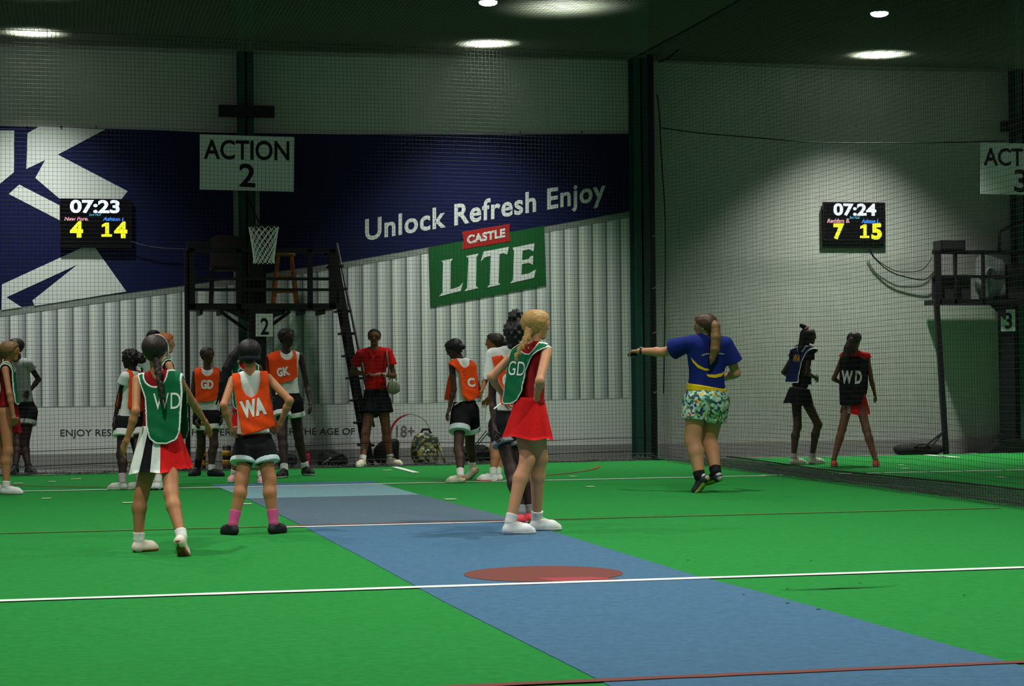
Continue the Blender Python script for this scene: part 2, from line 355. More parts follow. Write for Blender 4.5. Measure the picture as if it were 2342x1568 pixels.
ban = empty('banner', tuple(at(700, 1000, YB)), label='large printed advertising banner of blue and ribbed white across the back wall', cat='banner')
def wpoly(pts, name, m, parent, Y=YB, th=.004, prism=True):
    b = MB(); b.prism([at(u, v, Y) for u, v in pts], (0, th, 0)); return b.build(name, m, parent)
x0, x1 = at(-350, 600, YB)[0], at(1441, 600, YB)[0]
z0, z9 = .2, at(800, 306, YB)[2]
b = MB(); b.box((x0, YB, z0), (x1, YB+.012, z9)); b.build('sheet', ban_white, ban)
wpoly([(-350, 752), (0, 722), (422, 664), (800, 608), (1441, 495), (1441, 909), (960, 921), (430, 927), (-350, 934)], 'ribbed_print', stripes(), ban, YB-.003)
wpoly([(-350, 735), (0, 705), (422, 650), (800, 594), (1441, 481), (1441, 497), (800, 610), (422, 666), (0, 724), (-350, 755)], 'grey_band', ban_grey, ban, YB-.006)
wpoly([(-350, 270), (0, 288), (341, 297), (461, 302), (683, 306), (800, 307), (1120, 308), (1440, 306), (1440, 483), (800, 596), (422, 652), (0, 707), (-350, 737)], 'blue_field', ban_blue, ban, YB-.010)
for P in ([(0, 130), (112, 130), (108, 455), (0, 545), (-400, 800), (-400, 130)],
          [(215, 150), (305, 100), (820, 122), (450, 318), (995, 603), (950, 662), (900, 720), (465, 720), (465, 662), (275, 500), (352, 360), (205, 430)],
          [(150, 552), (462, 712), (600, 785), (600, 900), (462, 828), (68, 625)],
          [(15, 1330), (690, 1020), (725, 1020), (985, 1385), (270, 1497), (252, 1455), (605, 1175), (50, 1430), (170, 1508), (12, 1530)]):
    wpoly([ZA(*p) for p in P], 'white_emblem', ban_white, ban, YB-.013)
gsign = mat('logo_green', (16, 92, 40), .6); rsign = mat('logo_red', (176, 34, 30), .6)
wpoly([ZB(*p) for p in [(615, 1008), (1515, 838), (1530, 1303), (630, 1472)]], 'green_panel', gsign, ban, YB-.014)
wpoly([ZB(*p) for p in [(875, 885), (1250, 823), (1243, 890), (1252, 958), (874, 1022), (888, 950)]], 'red_label', rsign, ban, YB-.018)
for P in ([(712, 1112), (803, 1095), (786, 1122), (785, 1335), (855, 1312), (882, 1280), (866, 1346), (695, 1390), (722, 1360), (727, 1128)],
          [(906, 1075), (1005, 1055), (988, 1082), (985, 1308), (1000, 1325), (893, 1350), (915, 1322), (925, 1095)],
          [(1043, 1040), (1240, 1003), (1226, 1064), (1202, 1052), (1167, 1058), (1161, 1285), (1175, 1298), (1070, 1320), (1092, 1298), (1098, 1072), (1052, 1085), (1022, 1116)],
          [(1268, 1010), (1440, 975), (1432, 1038), (1400, 1022), (1347, 1033), (1343, 1108), (1396, 1097), (1410, 1076), (1430, 1072), (1427, 1142), (1396, 1128), (1342, 1138), (1338, 1222), (1402, 1208), (1452, 1178), (1436, 1245), (1250, 1287), (1272, 1262), (1281, 1040)]):
    wpoly([ZB(*p) for p in P], 'big_letter', ban_white, ban, YB-.018)
def wtext(txt, p0, p1, ph, name, m, parent, Y, bold=0., shear=0., spacing=1., th=0.002):
    """baseline pixel p0->p1, ph = pixel at the cap height above p0"""
    a, c, h = at(*p0, Y), at(*p1, Y), at(*ph, Y)
    V, F = text_fit(txt, a, c-a, h-a, bold, shear, spacing)
    b = MB(); b.add(V, F); me = b.mesh(m); o = link(name, me, parent); return o
wtext('Unlock Refresh Enjoy', (835, 549), (1385, 455), (835, 503), 'lettering', ban_white, ban, YB-.013, bold=.024, spacing=1.08)
wtext('CASTLE', ZB(914, 978), ZB(1212, 922), ZB(914, 918), 'lettering', ban_white, ban, YB-.0205, bold=.045, spacing=1.06)
tdark = mat('print_dark', (60, 64, 64), .8)
wtext('ENJOY RESPONSIBLY. NOT FOR PERSONS UNDER THE AGE OF', (138, 997), (812, 993), (138, 982), 'lettering', tdark, ban, YB-.002, bold=.008)
wtext('18+', (906, 999), (948, 998), (906, 974), 'lettering', mat('print_grey', (128, 122, 118), .8), ban, YB-.002, bold=.02)
c0 = at(938, 994, YB-.002); rad = at(985, 994, YB)[0]-c0[0]
b = MB(); A = np.linspace(math.radians(92), math.radians(205), 40); n = len(A)
w_ = .030*np.sin(np.linspace(.12, math.pi-.5, n))**.7
b.add([(c0[0]+rad*math.cos(a), c0[1], c0[2]+rad*math.sin(a)) for a in A]+[(c0[0]+(rad-w)*math.cos(a), c0[1], c0[2]+(rad-w)*math.sin(a)) for a, w in zip(A, w_)], [(i, i+1, n+i+1, n+i) for i in range(n-1)])
b.build('red_arc', rsign, ban)
b = MB(); A = np.linspace(math.radians(205), math.radians(452), 60); n = len(A)
b.add([(c0[0]+rad*math.cos(a), c0[1], c0[2]+rad*math.sin(a)) for a in A]+[(c0[0]+(rad-.006)*math.cos(a), c0[1], c0[2]+(rad-.006)*math.sin(a)) for a in A], [(i, i+1, n+i+1, n+i) for i in range(n-1)])
b.build('thin_ring', ban_grey, ban)
for i, u in enumerate((62, 140, 220, 1190, 1330, 1440)):
    b = MB(); p = at(u, 290+(i > 2)*12, YB-.02); b.lathe(p, [(.012, 0), (.012, .015)], 10, ax=(0, -1, 0)); b.build('eyelet', blk, ban)

# ------------------------------------------------------------------ signs
signw = mat('sign_white', (226, 230, 224), .55); black_p = mat('sign_black', (18, 20, 20), .7)
def sign(corners, Y, rows, name, lab, th=.012):
    r = empty(name, tuple(at(*corners[3], Y)), label=lab, cat='sign', group='court number boards')
    b = MB(); b.prism([at(u, v, Y) for u, v in corners], (0, th, 0)); b.build('board', signw, r)
    for t, p0, p1, ph, bold in rows: wtext(t, p0, p1, ph, 'lettering', black_p, r, Y-.003, bold)
    return r
sign([(457, 307), (673, 313), (672, 438), (457, 433)], 25.75, [('ACTION', (466, 362), (662, 366), (466, 320), .018), ('2', (547, 425), (584, 427), (547, 375), .02)], 'court_sign', 'white board lettered ACTION 2 high on the column above the hoop')
sign([(585, 717), (624, 717), (624, 770), (585, 769)], 25.15, [('2', (596, 764), (615, 764), (596, 728), .02)], 'number_sign', 'small white plate with a black 2 under the scoring platform')
sign([(2243, 326), (2430, 330), (2430, 447), (2243, 443)], 25.4, [('ACTION', (2250, 377), (2420, 380), (2250, 339), .018), ('3', (2320, 437), (2352, 438), (2320, 389), .02)], 'court_sign', 'white board lettered ACTION 3 cut by the right edge of the picture')
sign([(2290, 707), (2322, 707), (2322, 757), (2290, 757)], 25.83, [('3', (2298, 750), (2315, 750), (2298, 716), .02)], 'number_sign', 'small white plate with a black 3 under the tower at right')

# ------------------------------------------------------------------ scoreboards
plast = mat('screen_plastic', (16, 17, 19), .4); scr = mat('screen_black', (6, 6, 8), .25)
em_w = mat('led_white', (205, 225, 255), .5, emit=.95); em_y = mat('led_yellow', (222, 228, 30), .5, emit=.85); em_p = mat('led_pink', (215, 150, 165), .5, emit=.6); em_b = mat('led_blue', (60, 130, 245), .5, emit=.75); em_c = mat('led_cyan', (90, 175, 205), .5, emit=.6)
def scoreboard(Y, q, rows, lab, one, back=None):
    r = empty('scoreboard', tuple(at(q[0], q[3], Y)), label=lab, cat='scoreboard', group='lit scoreboards on the back wall')
    l, t, rt, bo = q
    a, c = at(l, bo, Y), at(rt, t, Y)
    b = MB(); b.box((a[0], Y+.012, a[2]), (c[0], Y+.045, c[2])); b.build('housing', plast, r)
    e = .012; b = MB(); 
    b.box((a[0], Y-.004, a[2]), (c[0], Y+.012, a[2]+e)); b.box((a[0], Y-.004, c[2]-e), (c[0], Y+.012, c[2])); b.box((a[0], Y-.004, a[2]+e), (a[0]+e, Y+.012, c[2]-e)); b.box((c[0]-e, Y-.004, a[2]+e), (c[0], Y+.012, c[2]-e)); b.build('bezel', plast, r)
    b = MB(); b.box((a[0]+e, Y+.004, a[2]+e), (c[0]-e, Y+.0119, c[2]-e)); s = b.build('screen', scr, r)
    b = MB(); m_ = (a+c)/2; b.box((m_[0]-.08, Y+.045, m_[2]-.08), (m_[0]+.08, YB-.02, m_[2]+.08)); b.build('wall_bracket', blk, r)
    u0, v0, u1, v1 = one
    b = MB(); b.add([at(u0+(u1-u0)*x, v0+(v1-v0)*z, Y-.001) for x, z in ((0, 0), (1, 0), (1, .17), (.72, .17), (.72, 1), (.40, 1), (.03, .86), (.03, .68), (.36, .76), (.36, .17), (0, .17))], [tuple(range(11))]); b.build('digits', em_y, s)
    for t_, p0, p1, ph, bo_, m, sh in rows: wtext(t_, p0, p1, ph, 'digits' if t_[0].isdigit() else 'caption', m, s, Y-.001, bo_, sh)
    if back:
        a, c = at(back[0], back[3], Y+.05), at(back[2], back[1], Y+.05); b = MB(); b.box((a[0], Y+.046, a[2]), (c[0], Y+.06, c[2])); b.build('grey_sheet', mat('sheet_grey', (52, 54, 52), .7), r)  # thin dark grey sheet behind the housing, reaching below its lower edge
    return r
scoreboard(26.3, (137, 455, 300, 566), [('07:23', (160, 485), (274, 486), (160, 458), .035, em_w, 0), ('2nd Half', (203, 493), (232, 493), (203, 488), .0, em_c, .3), ('New Fore.', (147, 504), (202, 504), (147, 496), .02, em_p, .25), ('Ashton I.', (235, 504), (284, 505), (235, 496), .02, em_b, .25),
    ('4', (160, 541), (190, 541), (160, 508), .05, em_y, 0), ('4', (261, 542), (291, 542), (261, 509), .05, em_y, 0)], 'lit scoreboard reading 07:23 with 4 and 14 on the blue banner', (232, 541, 256, 509))
scoreboard(26.32, (1884, 463, 2024, 550), [('07:24', (1906, 491), (2004, 492), (1906, 466), .035, em_w, 0), ('2nd Half', (1942, 500), (1967, 500), (1942, 494), .0, em_c, .3), ('Reddam B.', (1892, 509), (1943, 509), (1892, 500), .02, em_p, .25), ('Ashton L.', (1970, 510), (2012, 510), (1970, 501), .02, em_b, .25),
    ('7', (1906, 544), (1931, 544), (1906, 513), .05, em_y, 0), ('5', (1993, 545), (2017, 545), (1993, 513), .05, em_y, 0)], 'lit scoreboard reading 07:24 with 7 and 15 on the pale wall', (1967, 544, 1988, 513), (1877, 481, 2021, 567))
def cable(pts, Y, r, lab, m=None):
    return rope('cable', [at(u, v, Y) for u, v in pts], r, m or blk, lab, 'cable')
cable(((1985, 566), (2000, 590), (2035, 620), (2075, 634), (2115, 639), (2135, 622)), 26.3, .009, 'black cable looping lowest from the 07:24 scoreboard to the tower')
cable(((1988, 566), (2004, 592), (2040, 616), (2070, 622), (2110, 616), (2132, 588)), 26.31, .006, 'thinner cable looping just above the other from the 07:24 scoreboard')
cable(((300, 552), (330, 561), (370, 567), (432, 570)), 26.28, .007, 'grey cable running from the 07:23 scoreboard to the platform', mat('cable_grey', (70, 76, 90), .6))

# ------------------------------------------------------------------ netball hoop
hc = at(603, 518, 24.62); R_h = .187
hoop = empty('netball_hoop', tuple(hc), label='steel netball ring with white net fixed above the scoring platform', cat='hoop')
b = MB(); b.tube([hc+V3(R_h*math.cos(a), R_h*math.sin(a), 0) for a in np.linspace(0, 2*math.pi, 40, endpoint=False)], .0085, 8, closed=True); b.build('ring', blk, hoop)
b = MB(); b.tube([hc+V3(-.05, R_h, 0), hc+V3(-.08, .9, 0), (c2x, 26.1, hc[2])], .02, 8); b.tube([hc+V3(.05, R_h, 0), hc+V3(.02, .9, 0), (c2x+.05, 26.1, hc[2])], .02, 8); b.tube([hc+V3(0, R_h+.05, 0), (c2x, 26.1, hc[2]+.5)], .014, 8); b.build('arm', blk, hoop)
b = MB(); N = 14; rows = 9
def hp(i, a):
    t = i/rows; r = R_h*(1-.36*t**.8)+(.012 if i == rows else 0); return hc+V3(r*math.cos(a), r*math.sin(a), -.455*t)
for k in range(N):
    for s in (-1, 1):
        b.tube([hp(i, 2*math.pi*(k+s*i*.5)/N)+V3(0, 0, random.uniform(-.006, .006)) for i in range(rows+1)], .0042, 5, cap=False)
b.build('net', mat('hoop_net', (226, 230, 220), .8), hoop)

# ------------------------------------------------------------------ scoring platform of court two
pf = empty('scoring_platform', tuple(at(600, 700, 25.6)), label='black steel scoring platform with rails and ladder against the blue banner', cat='platform')
pf.location = (pf.location[0], 25.6, 0)
Yf, Yr = 25.22, 26.0
X0, X1 = at(433, 700, Yf)[0], at(768, 700, Yf)[0]; zd = at(600, 707, Yf)[2]; zt = at(600, 572, Yf)[2]
b = MB(); b.box((X0, Yf, zd), (X1, Yr, zd+.075)); 
for i in range(7): x = X0+.15+i*(X1-X0-.3)/6; b.box((x-.02, Yf+.02, zd-.06), (x+.02, Yr, zd))
b.build('deck', blk, pf)
for x in (X0+.03, X0+.62, X1-.32, X1-.03):
    b = MB(); w = .05 if x in (X0+.03, X1-.03) else .035; b.box((x-w, Yf, zd), (x+w*.9, Yf+.06, zt+.02)); b.build('post', blk, pf)
b = MB(); b.box((X0, Yf, zt-.03), (X1, Yf+.05, zt+.03)); b.box((X0, Yf+.05, zt-.03), (X0+.05, Yr, zt+.03)); b.box((X1-.05, Yf+.05, zt-.03), (X1, Yr, zt+.03)); b.build('top_rail', blk, pf)
for v in (637, 662):
    z = at(600, v, Yf)[2]; b = MB(); b.box((X0, Yf+.01, z-.018), (X1, Yf+.04, z+.018)); b.box((X0, Yf+.04, z-.018), (X0+.03, Yr, z+.018)); b.build('mid_rail', blk, pf)
lx = at(430, 1000, Yf)[0]
b = MB(); b.box((lx-.03, Yf, 0), (lx+.03, Yf+.06, zt)); b.box((lx-.06, Yf-.03, 0), (lx+.06, Yf+.09, .012)); b.build('leg', blk, pf)
pxm = at(588, 900, 25.3)[0]
b = MB(); b.box((pxm-.11, 25.2, 0), (pxm+.11, 25.4, zd)); b.box((pxm-.2, 25.1, 0), (pxm+.2, 25.5, .015)); b.build('centre_post', blk, pf)
for s in (-1, 1):
    b = MB(); b.bar((pxm, 25.45, zd-.34), (pxm+s*.44, 25.45, zd-.02), .04); b.build('brace', blk, pf)
    b = MB(); b.prism([(pxm+s*.11, 25.24, zd), (pxm+s*.42, 25.24, zd), (pxm+s*.11, 25.24, zd-.16)], (0, .02, 0)); b.build('gusset', blk, pf)
la, lb = at(764, 572, 25.72), at(850, 1064, 25.72); lb[2] = 0
ld = empty('ladder', tuple(lb), label='black steel ladder leaning up to the right end of the scoring platform', cat='ladder')
for dy in (0, .42):
    b = MB(); b.bar(la+V3(0, dy, 0), lb+V3(0, dy, 0), .07, .05, up=(0, 1, 0)); b.build('stile', blk, ld)
for i in range(9):
    p = la+(lb-la)*(i+.7)/9.6; b = MB(); b.box((p[0]-.09, p[1]+.02, p[2]-.015), (p[0]+.09, p[1]+.41, p[2]+.015)); b.build('tread', blk, ld)
b = MB(); b.tube([la+V3(.05, .1, .1), la+(lb-la)*.5+V3(.1, .1, .06), lb+V3(.05, .1, .5)], .016, 8); b.build('handrail', mat('rail_worn', (78, 80, 80), .4), ld)
# wooden stool
wood = mat('stool_wood', (156, 92, 34), .5, noise=(20, .15, 0))
sb = at(652, 690, 25.55); sb[2] = zd+.075; H = .62
st = empty('bar_stool', tuple(sb), label='orange wooden bar stool standing on the scoring platform', cat='stool')
b = MB(); b.lathe(sb+V3(0, 0, H), [(.125, 0), (.14, .008), (.14, .026), (.13, .034)], 28); b.build('seat', wood, st)
for sx_ in (-1, 1):
    for sy_ in (-1, 1):
        b = MB(); b.bar(sb+V3(sx_*.15, sy_*.13, 0), sb+V3(sx_*.085, sy_*.08, H), .034); b.build('leg', wood, st)
for z, k in ((.16, .135), (.36, .115)):
    for sy_ in (-1, 1):
        b = MB(); b.bar(sb+V3(-k, sy_*k*.9, z), sb+V3(k, sy_*k*.9, z), .03, .02); b.build('rung', wood, st)
    for sx_ in (-1, 1):
        b = MB(); b.bar(sb+V3(sx_*k, -k*.9, z+.04), sb+V3(sx_*k, k*.9, z+.04), .03, .02); b.build('rung', wood, st)
# dark chair on the platform (left half)
def dark_chair(x, y, z, lab, m, s=1.0):
    r = empty('chair', (x, y, z), label=lab, cat='chair'); o = V3(x, y, z)
    b = MB(); b.box(o+V3(-.21, -.2, .43), o+V3(.21, .2, .48)); b.build('seat', m, r)
    b = MB(); b.prism([o+V3(-.21, .18, .50), o+V3(.21, .18, .50), o+V3(.2, .23, .86), o+V3(.12, .24, .9), o+V3(-.12, .24, .9), o+V3(-.2, .23, .86)], (0, .03, 0)); b.build('backrest', m, r)
    for i in (-1, 1):
        for j in (-1, 1):
            b = MB(); b.bar(o+V3(i*.21, j*.2, 0), o+V3(i*.19, j*.18, .5 if j > 0 else .43), .03); b.build('leg', blk, r)
        b = MB(); b.bar(o+V3(i*.2, .2, .44), o+V3(i*.19, .22, .6), .025); b.build('upright', blk, r)
    return r
cx = at(520, 690, 25.65)[0]
dark_chair(cx, 25.62, zd+.075, 'dark chair standing on the left half of the scoring platform', mat('chair_dark', (44, 34, 30), .6))
# speaker-like box on the rail and carton
def box_thing(c, d, name, lab, cat, m, m2, ang=0):
    r = empty(name, tuple(c), label=lab, cat=cat); c = np.array(c)
    b = MB(); b.box(c+V3(-d[0]/2, -d[1]/2, 0), c+V3(d[0]/2, d[1]/2, d[2])); b.build('cabinet', m, r)
    b = MB(); b.box(c+V3(-d[0]/2+.02, -d[1]/2-.01, .015), c+V3(d[0]/2-.02, -d[1]/2, d[2]-.015)); b.build('grille', m2, r); return r
p = at(455, 571, Yf+.15); p[2] = zt+.03
box_thing(p, (.3, .22, .085), 'score_console', 'black score console on the left end of the platform rail', 'console', plast, mat('grille_dark', (30, 30, 32), .8))
p = at(588, 690, 25.75); p[2] = zd+.075
box_thing(p, (.22, .2, .62), 'equipment_box', 'dark upright equipment box on the platform behind the hoop', 'box', mat('box_brown', (40, 26, 24), .7), mat('grille_dark', (30, 30, 32), .8))

# ------------------------------------------------------------------ tower of court three
tw = empty('scoring_platform', tuple(at(2240, 700, 25.6)), label='black steel scoring tower with cluttered deck at the right edge', cat='platform')
tw.location = (tw.location[0], 25.6, 0)
Yf, Yr = 25.75, 26.3
TX0, TX1 = at(2136, 690, Yf)[0], at(2480, 690, Yf)[0]; zd = at(2240, 695, Yf)[2]; zt = at(2240, 577, Yf)[2]
b = MB(); b.box((TX0+.10, Yf, zd), (TX1, Yr, zd+.07)); b.build('deck', blk, tw)
for u in (2146, 2186, 2250): 
    x = at(u, 600, Yf)[0]; w = .045 if u == 2146 else .02; b = MB(); b.box((x-w, Yf, zd), (x+w, Yf+.05, zt)); b.build('post', blk, tw)
b = MB(); b.box((TX0, Yf, zt-.025), (TX1, Yf+.05, zt+.03)); b.build('top_rail', blk, tw)
b = MB(); z = at(2240, 632, Yf)[2]; b.box((TX0, Yf+.01, z-.02), (TX1, Yf+.04, z+.02)); b.build('mid_rail', blk, tw)
b = MB(); b.box((TX0, Yf+.05, zd+.07), (at(2224, 650, Yf)[0], Yf+.07, z)); b.build('side_panel', mat('panel_dark', (40, 42, 42), .7), tw)
pa, pb_ = at(2142, 692, Yf+.02), at(2164, 1040, Yf+.02); pb_[2] = 0
b = MB(); b.bar(pa, pb_, .065, .065); b.build('leg', blk, tw)
for u in (2118, 2132): 
    a_ = at(2160, 985, Yf); c_ = at(u, 1018, Yf-.2); b = MB(); b.bar(a_, c_, .018); b.build('strut', blk, tw)
tx = at(2305, 900, 25.9)[0]
b = MB(); b.box((tx-.085, 25.85, 0), (tx+.085, 26.0, zd)); b.build('centre_post', blk, tw)
b = MB(); b.prism([(tx-.42, 25.7, 0), (tx+.42, 25.7, 0), (tx+.16, 25.7, .2), (tx-.16, 25.7, .2)], (0, .35, 0)); b.box((tx-.22, 25.72, .2), (tx-.12, 25.8, .28)); b.build('base_foot', blk, tw)
b = MB(); b.prism([(tx-.08, Yf+.02, zd), (tx-.32, Yf+.02, zd), (tx-.08, Yf+.02, zd-.22)], (0, .03, 0)); b.build('gusset', blk, tw)
A_ = [at(2286, 575, Yf), at(2286, 528, Yf), at(2345, 505, Yf)]
b = MB(); b.tube(A_, .028, 8); b.bar(at(2312, 575, Yf), at(2322, 520, Yf), .03); b.build('seat_back_frame', blk, tw)
p = at(2171, 569, Yf+.1); p[2] = zt+.03
box_thing(p, (.37, .26, .135), 'loudspeaker', 'black loudspeaker lying on the rail of the right tower', 'speaker', plast, mat('grille_dark', (30, 30, 32), .8))
p = at(2265, 690, 26.0); p[2] = zd+.07
wr = empty('wrapped_bundle', tuple(p), label='bundle wrapped in clear shiny plastic on the right tower deck', cat='bundle')
def blob(c, rad, seed, amp=.12, n=20, flat=None):
    rng = np.random.RandomState(seed); K = rng.normal(size=(7, 3))*3; ph = rng.rand(7)*6; V = []; F = []
    for i in range(n+1):
        th = math.pi*i/n
        for j in range(2*n):
            a = math.pi*j/n; d = V3(math.sin(th)*math.cos(a), math.sin(th)*math.sin(a), math.cos(th))
            q = 1+amp*np.sin(K@d+ph).sum()/3; p = np.sign(d)*np.abs(d)**.75*np.array(rad)*q
            V.append(np.array(c)+p)
            if flat is not None and V[-1][2] < flat: V[-1][2] = flat
    for i in range(n):
        for j in range(2*n): F.append((i*2*n+j, i*2*n+(j+1) % (2*n), (i+1)*2*n+(j+1) % (2*n), (i+1)*2*n+j))
    return V, F
V, F = blob(p+V3(0, 0, .28), (.17, .16, .3), 3, .25, flat=p[2]); b = MB(); b.add(V, F, 0, True); b.build('wrap', mat('plastic_wrap', (120, 126, 122), .12, spec=.8), wr)
b = MB(); b.tube([p+V3(.15*math.cos(a), .14*math.sin(a)-.02, .3) for a in np.linspace(0, 2*math.pi, 20, endpoint=False)], .018, 6, closed=True); b.build('tie', blk, wr)
p = at(2320, 690, 26.05); p[2] = zd+.07
box_thing(p, (.36, .3, .5), 'crate', 'dark crate beside the wrapped bundle on the right tower', 'crate', mat('crate_dark', (34, 34, 34), .7), mat('crate_front', (52, 52, 50), .7))

# ------------------------------------------------------------------ lamps in view
lampb = mat('lamp_housing', (60, 62, 62), .5); lens = mat('lamp_lens', (255, 255, 250), .4, emit=14)
for x, y, lab in ((-0.42, 25.1, 'glowing high bay lamp at the top left corner of the hall'), (5.27, 25.0, 'glowing high bay lamp over the middle of the hall'), (10.6, 24.9, 'glowing high bay lamp over court three at right')):
    r = empty('pendant_lamp', (x, y, LAMP_Z), label=lab, cat='lamp', group='high bay lamps over the courts'); o = V3(x, y, LAMP_Z)
    b = MB(); b.lathe(o+V3(0, 0, .03), [(.135, 0), (.13, .05), (.09, .1), (.06, .16), (.03, .2)], 32); b.build('housing', lampb, r)
    b = MB(); b.lathe(o, [(.015, -.024), (.05, -.021), (.09, -.012), (.115, .004), (.12, .028)], 32); b.build('lens', lens, r)
    b = MB(); b.tube([o+V3(0, 0, .22), o+V3(0, 0, 8.98-LAMP_Z)], .008, 6); b.build('suspension_cable', blk, r)

# ------------------------------------------------------------------ bags and small things along the back net
def bag(c, rad, seed, m, lab, extra=None, cat='bag', name='backpack', amp=.1):
    c = np.array(c, float); r = empty(name, (c[0], c[1], 0), label=lab, cat=cat, group='bags on the floor along the back net')
    V, F = blob((c[0], c[1], rad[2]*.86), rad, seed, amp, flat=0.004); b = MB(); b.add(V, F, 0, True); b.build('main_pouch', m, r)
    return r
nyl = mat('nylon_black', (22, 22, 25), .6, noise=(25, .2, .2))
c = fl(742, 1064); c[1] = 25.45
r = bag(c, (.17, .14, .11), 2, nyl, 'small black backpack slumped by the foot of the net beneath the platform')
V, F = blob((c[0]+.12, c[1]-.02, .07), (.1, .1, .08), 6, .1, 14, flat=.004); b = MB(); b.add(V, F, 0, True); b.build('side_pocket', nyl, r)
b = MB(); b.tube([(c[0]-.12, c[1]-.12, .05), (c[0]-.06, c[1]-.17, .10), (c[0]-.01, c[1]-.16, .13)], .012, 6); b.build('strap', mat('strap_grey', (150, 150, 140), .7), r)
c = fl(882, 1062); c[1] = 25.85
r = bag(c, (.16, .13, .19), 4, nyl, 'black backpack standing behind the legs of the woman in red')
b = MB(); b.tube([(c[0]-.04, c[1], .33), (c[0]-.02, c[1], .38), (c[0]+.03, c[1], .38), (c[0]+.05, c[1], .33)], .01, 6); b.build('carry_loop', nyl, r)
def camo_mat():
    m = bpy.data.materials.new('camo_print'); m.use_nodes = True; nt = m.node_tree; b = nt.nodes['Principled BSDF']; b.inputs['Roughness'].default_value = .8
    tc = nt.nodes.new('ShaderNodeTexCoord'); v = nt.nodes.new('ShaderNodeTexVoronoi'); v.inputs['Scale'].default_value = 32; nt.links.new(tc.outputs['Object'], v.inputs['Vector'])
    sp = nt.nodes.new('ShaderNodeSeparateColor'); nt.links.new(v.outputs['Color'], sp.inputs[0])
    cr = nt.nodes.new('ShaderNodeValToRGB'); cr.color_ramp.interpolation = 'CONSTANT'; nt.links.new(sp.outputs[0], cr.inputs[0]); e = cr.color_ramp.elements
    e[0].color = s2l((46, 60, 48))+(1,); e[1].position = .25; e[1].color = s2l((196, 196, 160))+(1,)
    for p, c in ((.42, (70, 90, 66)), (.6, (200, 178, 80)), (.75, (60, 80, 84)), (.88, (150, 160, 130))): x = e.new(p); x.color = s2l(c)+(1,)
    nt.links.new(cr.outputs[0], b.inputs['Base Color']); return m
cmo = camo_mat()
c = fl(964, 1060); c[1] = 25.75
r = bag(c, (.19, .14, .225), 5, cmo, 'camouflage print backpack standing upright by the net beside the red arc logo', amp=.05)
V, F = blob((c[0]-.01, c[1]-.11, .13), (.13, .07, .12), 8, .05, 14); b = MB(); b.add(V, F, 0, True); b.build('front_pocket', cmo, r)
b = MB(); b.tube([(c[0]-.06, c[1], .40), (c[0]-.03, c[1], .46), (c[0]+.05, c[1], .46), (c[0]+.08, c[1], .40)], .016, 8); b.build('carry_loop', nyl, r)
b = MB(); b.tube([(c[0]+.16, c[1]-.03, .30), (c[0]+.21, c[1]-.08, .15), (c[0]+.24, c[1]-.1, .02)], .016, 6); b.build('strap', cmo, r)
c = fl(1075, 1058); c[1] = 25.7
r = bag(c, (.27, .15, .12), 9, nyl, 'long black sports bag lying behind the girl in the C bib', name='sports_bag', amp=.14)
V, F = blob((c[0]+.06, c[1], .17), (.13, .1, .08), 10, .12, 14); b = MB(); b.add(V, F, 0, True); b.build('top_flap', nyl, r)
for du in (0, 8):
    b = MB(); b.tube([(c[0]-.02+du*.004, c[1], .22), at(1112+du, 985, c[1]-.3)], .006, 6); b.build('strap', nyl, r)
c = fl(2100, 1038); c[1] = 25.9; c[0] = at(2100, 1030, 25.9)[0]
r = bag(c, (.37, .14, .085), 11, mat('bag_grey', (40, 42, 42), .8), 'long low dark bag lying on the floor at the foot of the right tower', name='sports_bag', amp=.04)
b = MB(); b.tube([(c[0]-.12, c[1]-.13, .10), (c[0]-.05, c[1]-.15, .15), (c[0]+.05, c[1]-.15, .15), (c[0]+.12, c[1]-.13, .10)], .012, 6); b.build('carry_loop', nyl, r)
for u, lab in ((461, 'yellow and black striped bollard behind the GD boy beside the platform leg'), (519, 'yellow and black striped bollard left of the platform centre post')):
    c = at(u, 1070, 25.5); r = empty('bollard', (c[0], c[1], 0), label=lab, cat='bollard', group='striped bollards under the platform')
    b = MB(); b.tube([(c[0], c[1], 0), (c[0], c[1], .30)], .055, 16); b.build('post', blk, r)
    for z in (.05, .17): 
        b = MB(); b.lathe((c[0], c[1], z), [(.0565, 0), (.0565, .07)], 16); b.build('stripe', mat('hazard_yellow', (196, 140, 30), .6), r)
c = at(703, 1066, 25.4)
r = empty('water_bottle', (c[0], c[1], 0), label='pink water bottle standing by the foot of the net', cat='bottle')
b = MB(); b.lathe((c[0], c[1], 0), [(.034, 0), (.036, .01), (.036, .15), (.028, .18), (.018, .19)], 20); b.build('flask', mat('bottle_pink', (196, 40, 84), .4), r)
b = MB(); b.lathe((c[0], c[1], .19), [(.021, 0), (.021, .03), (.01, .035)], 16); b.build('cap', mat('bottle_cap', (150, 30, 60), .4), r)
c = at(655, 1066, 25.55)
bag(c, (.14, .12, .1), 14, nyl, 'small dark bag lying behind the legs of the tall GK player')

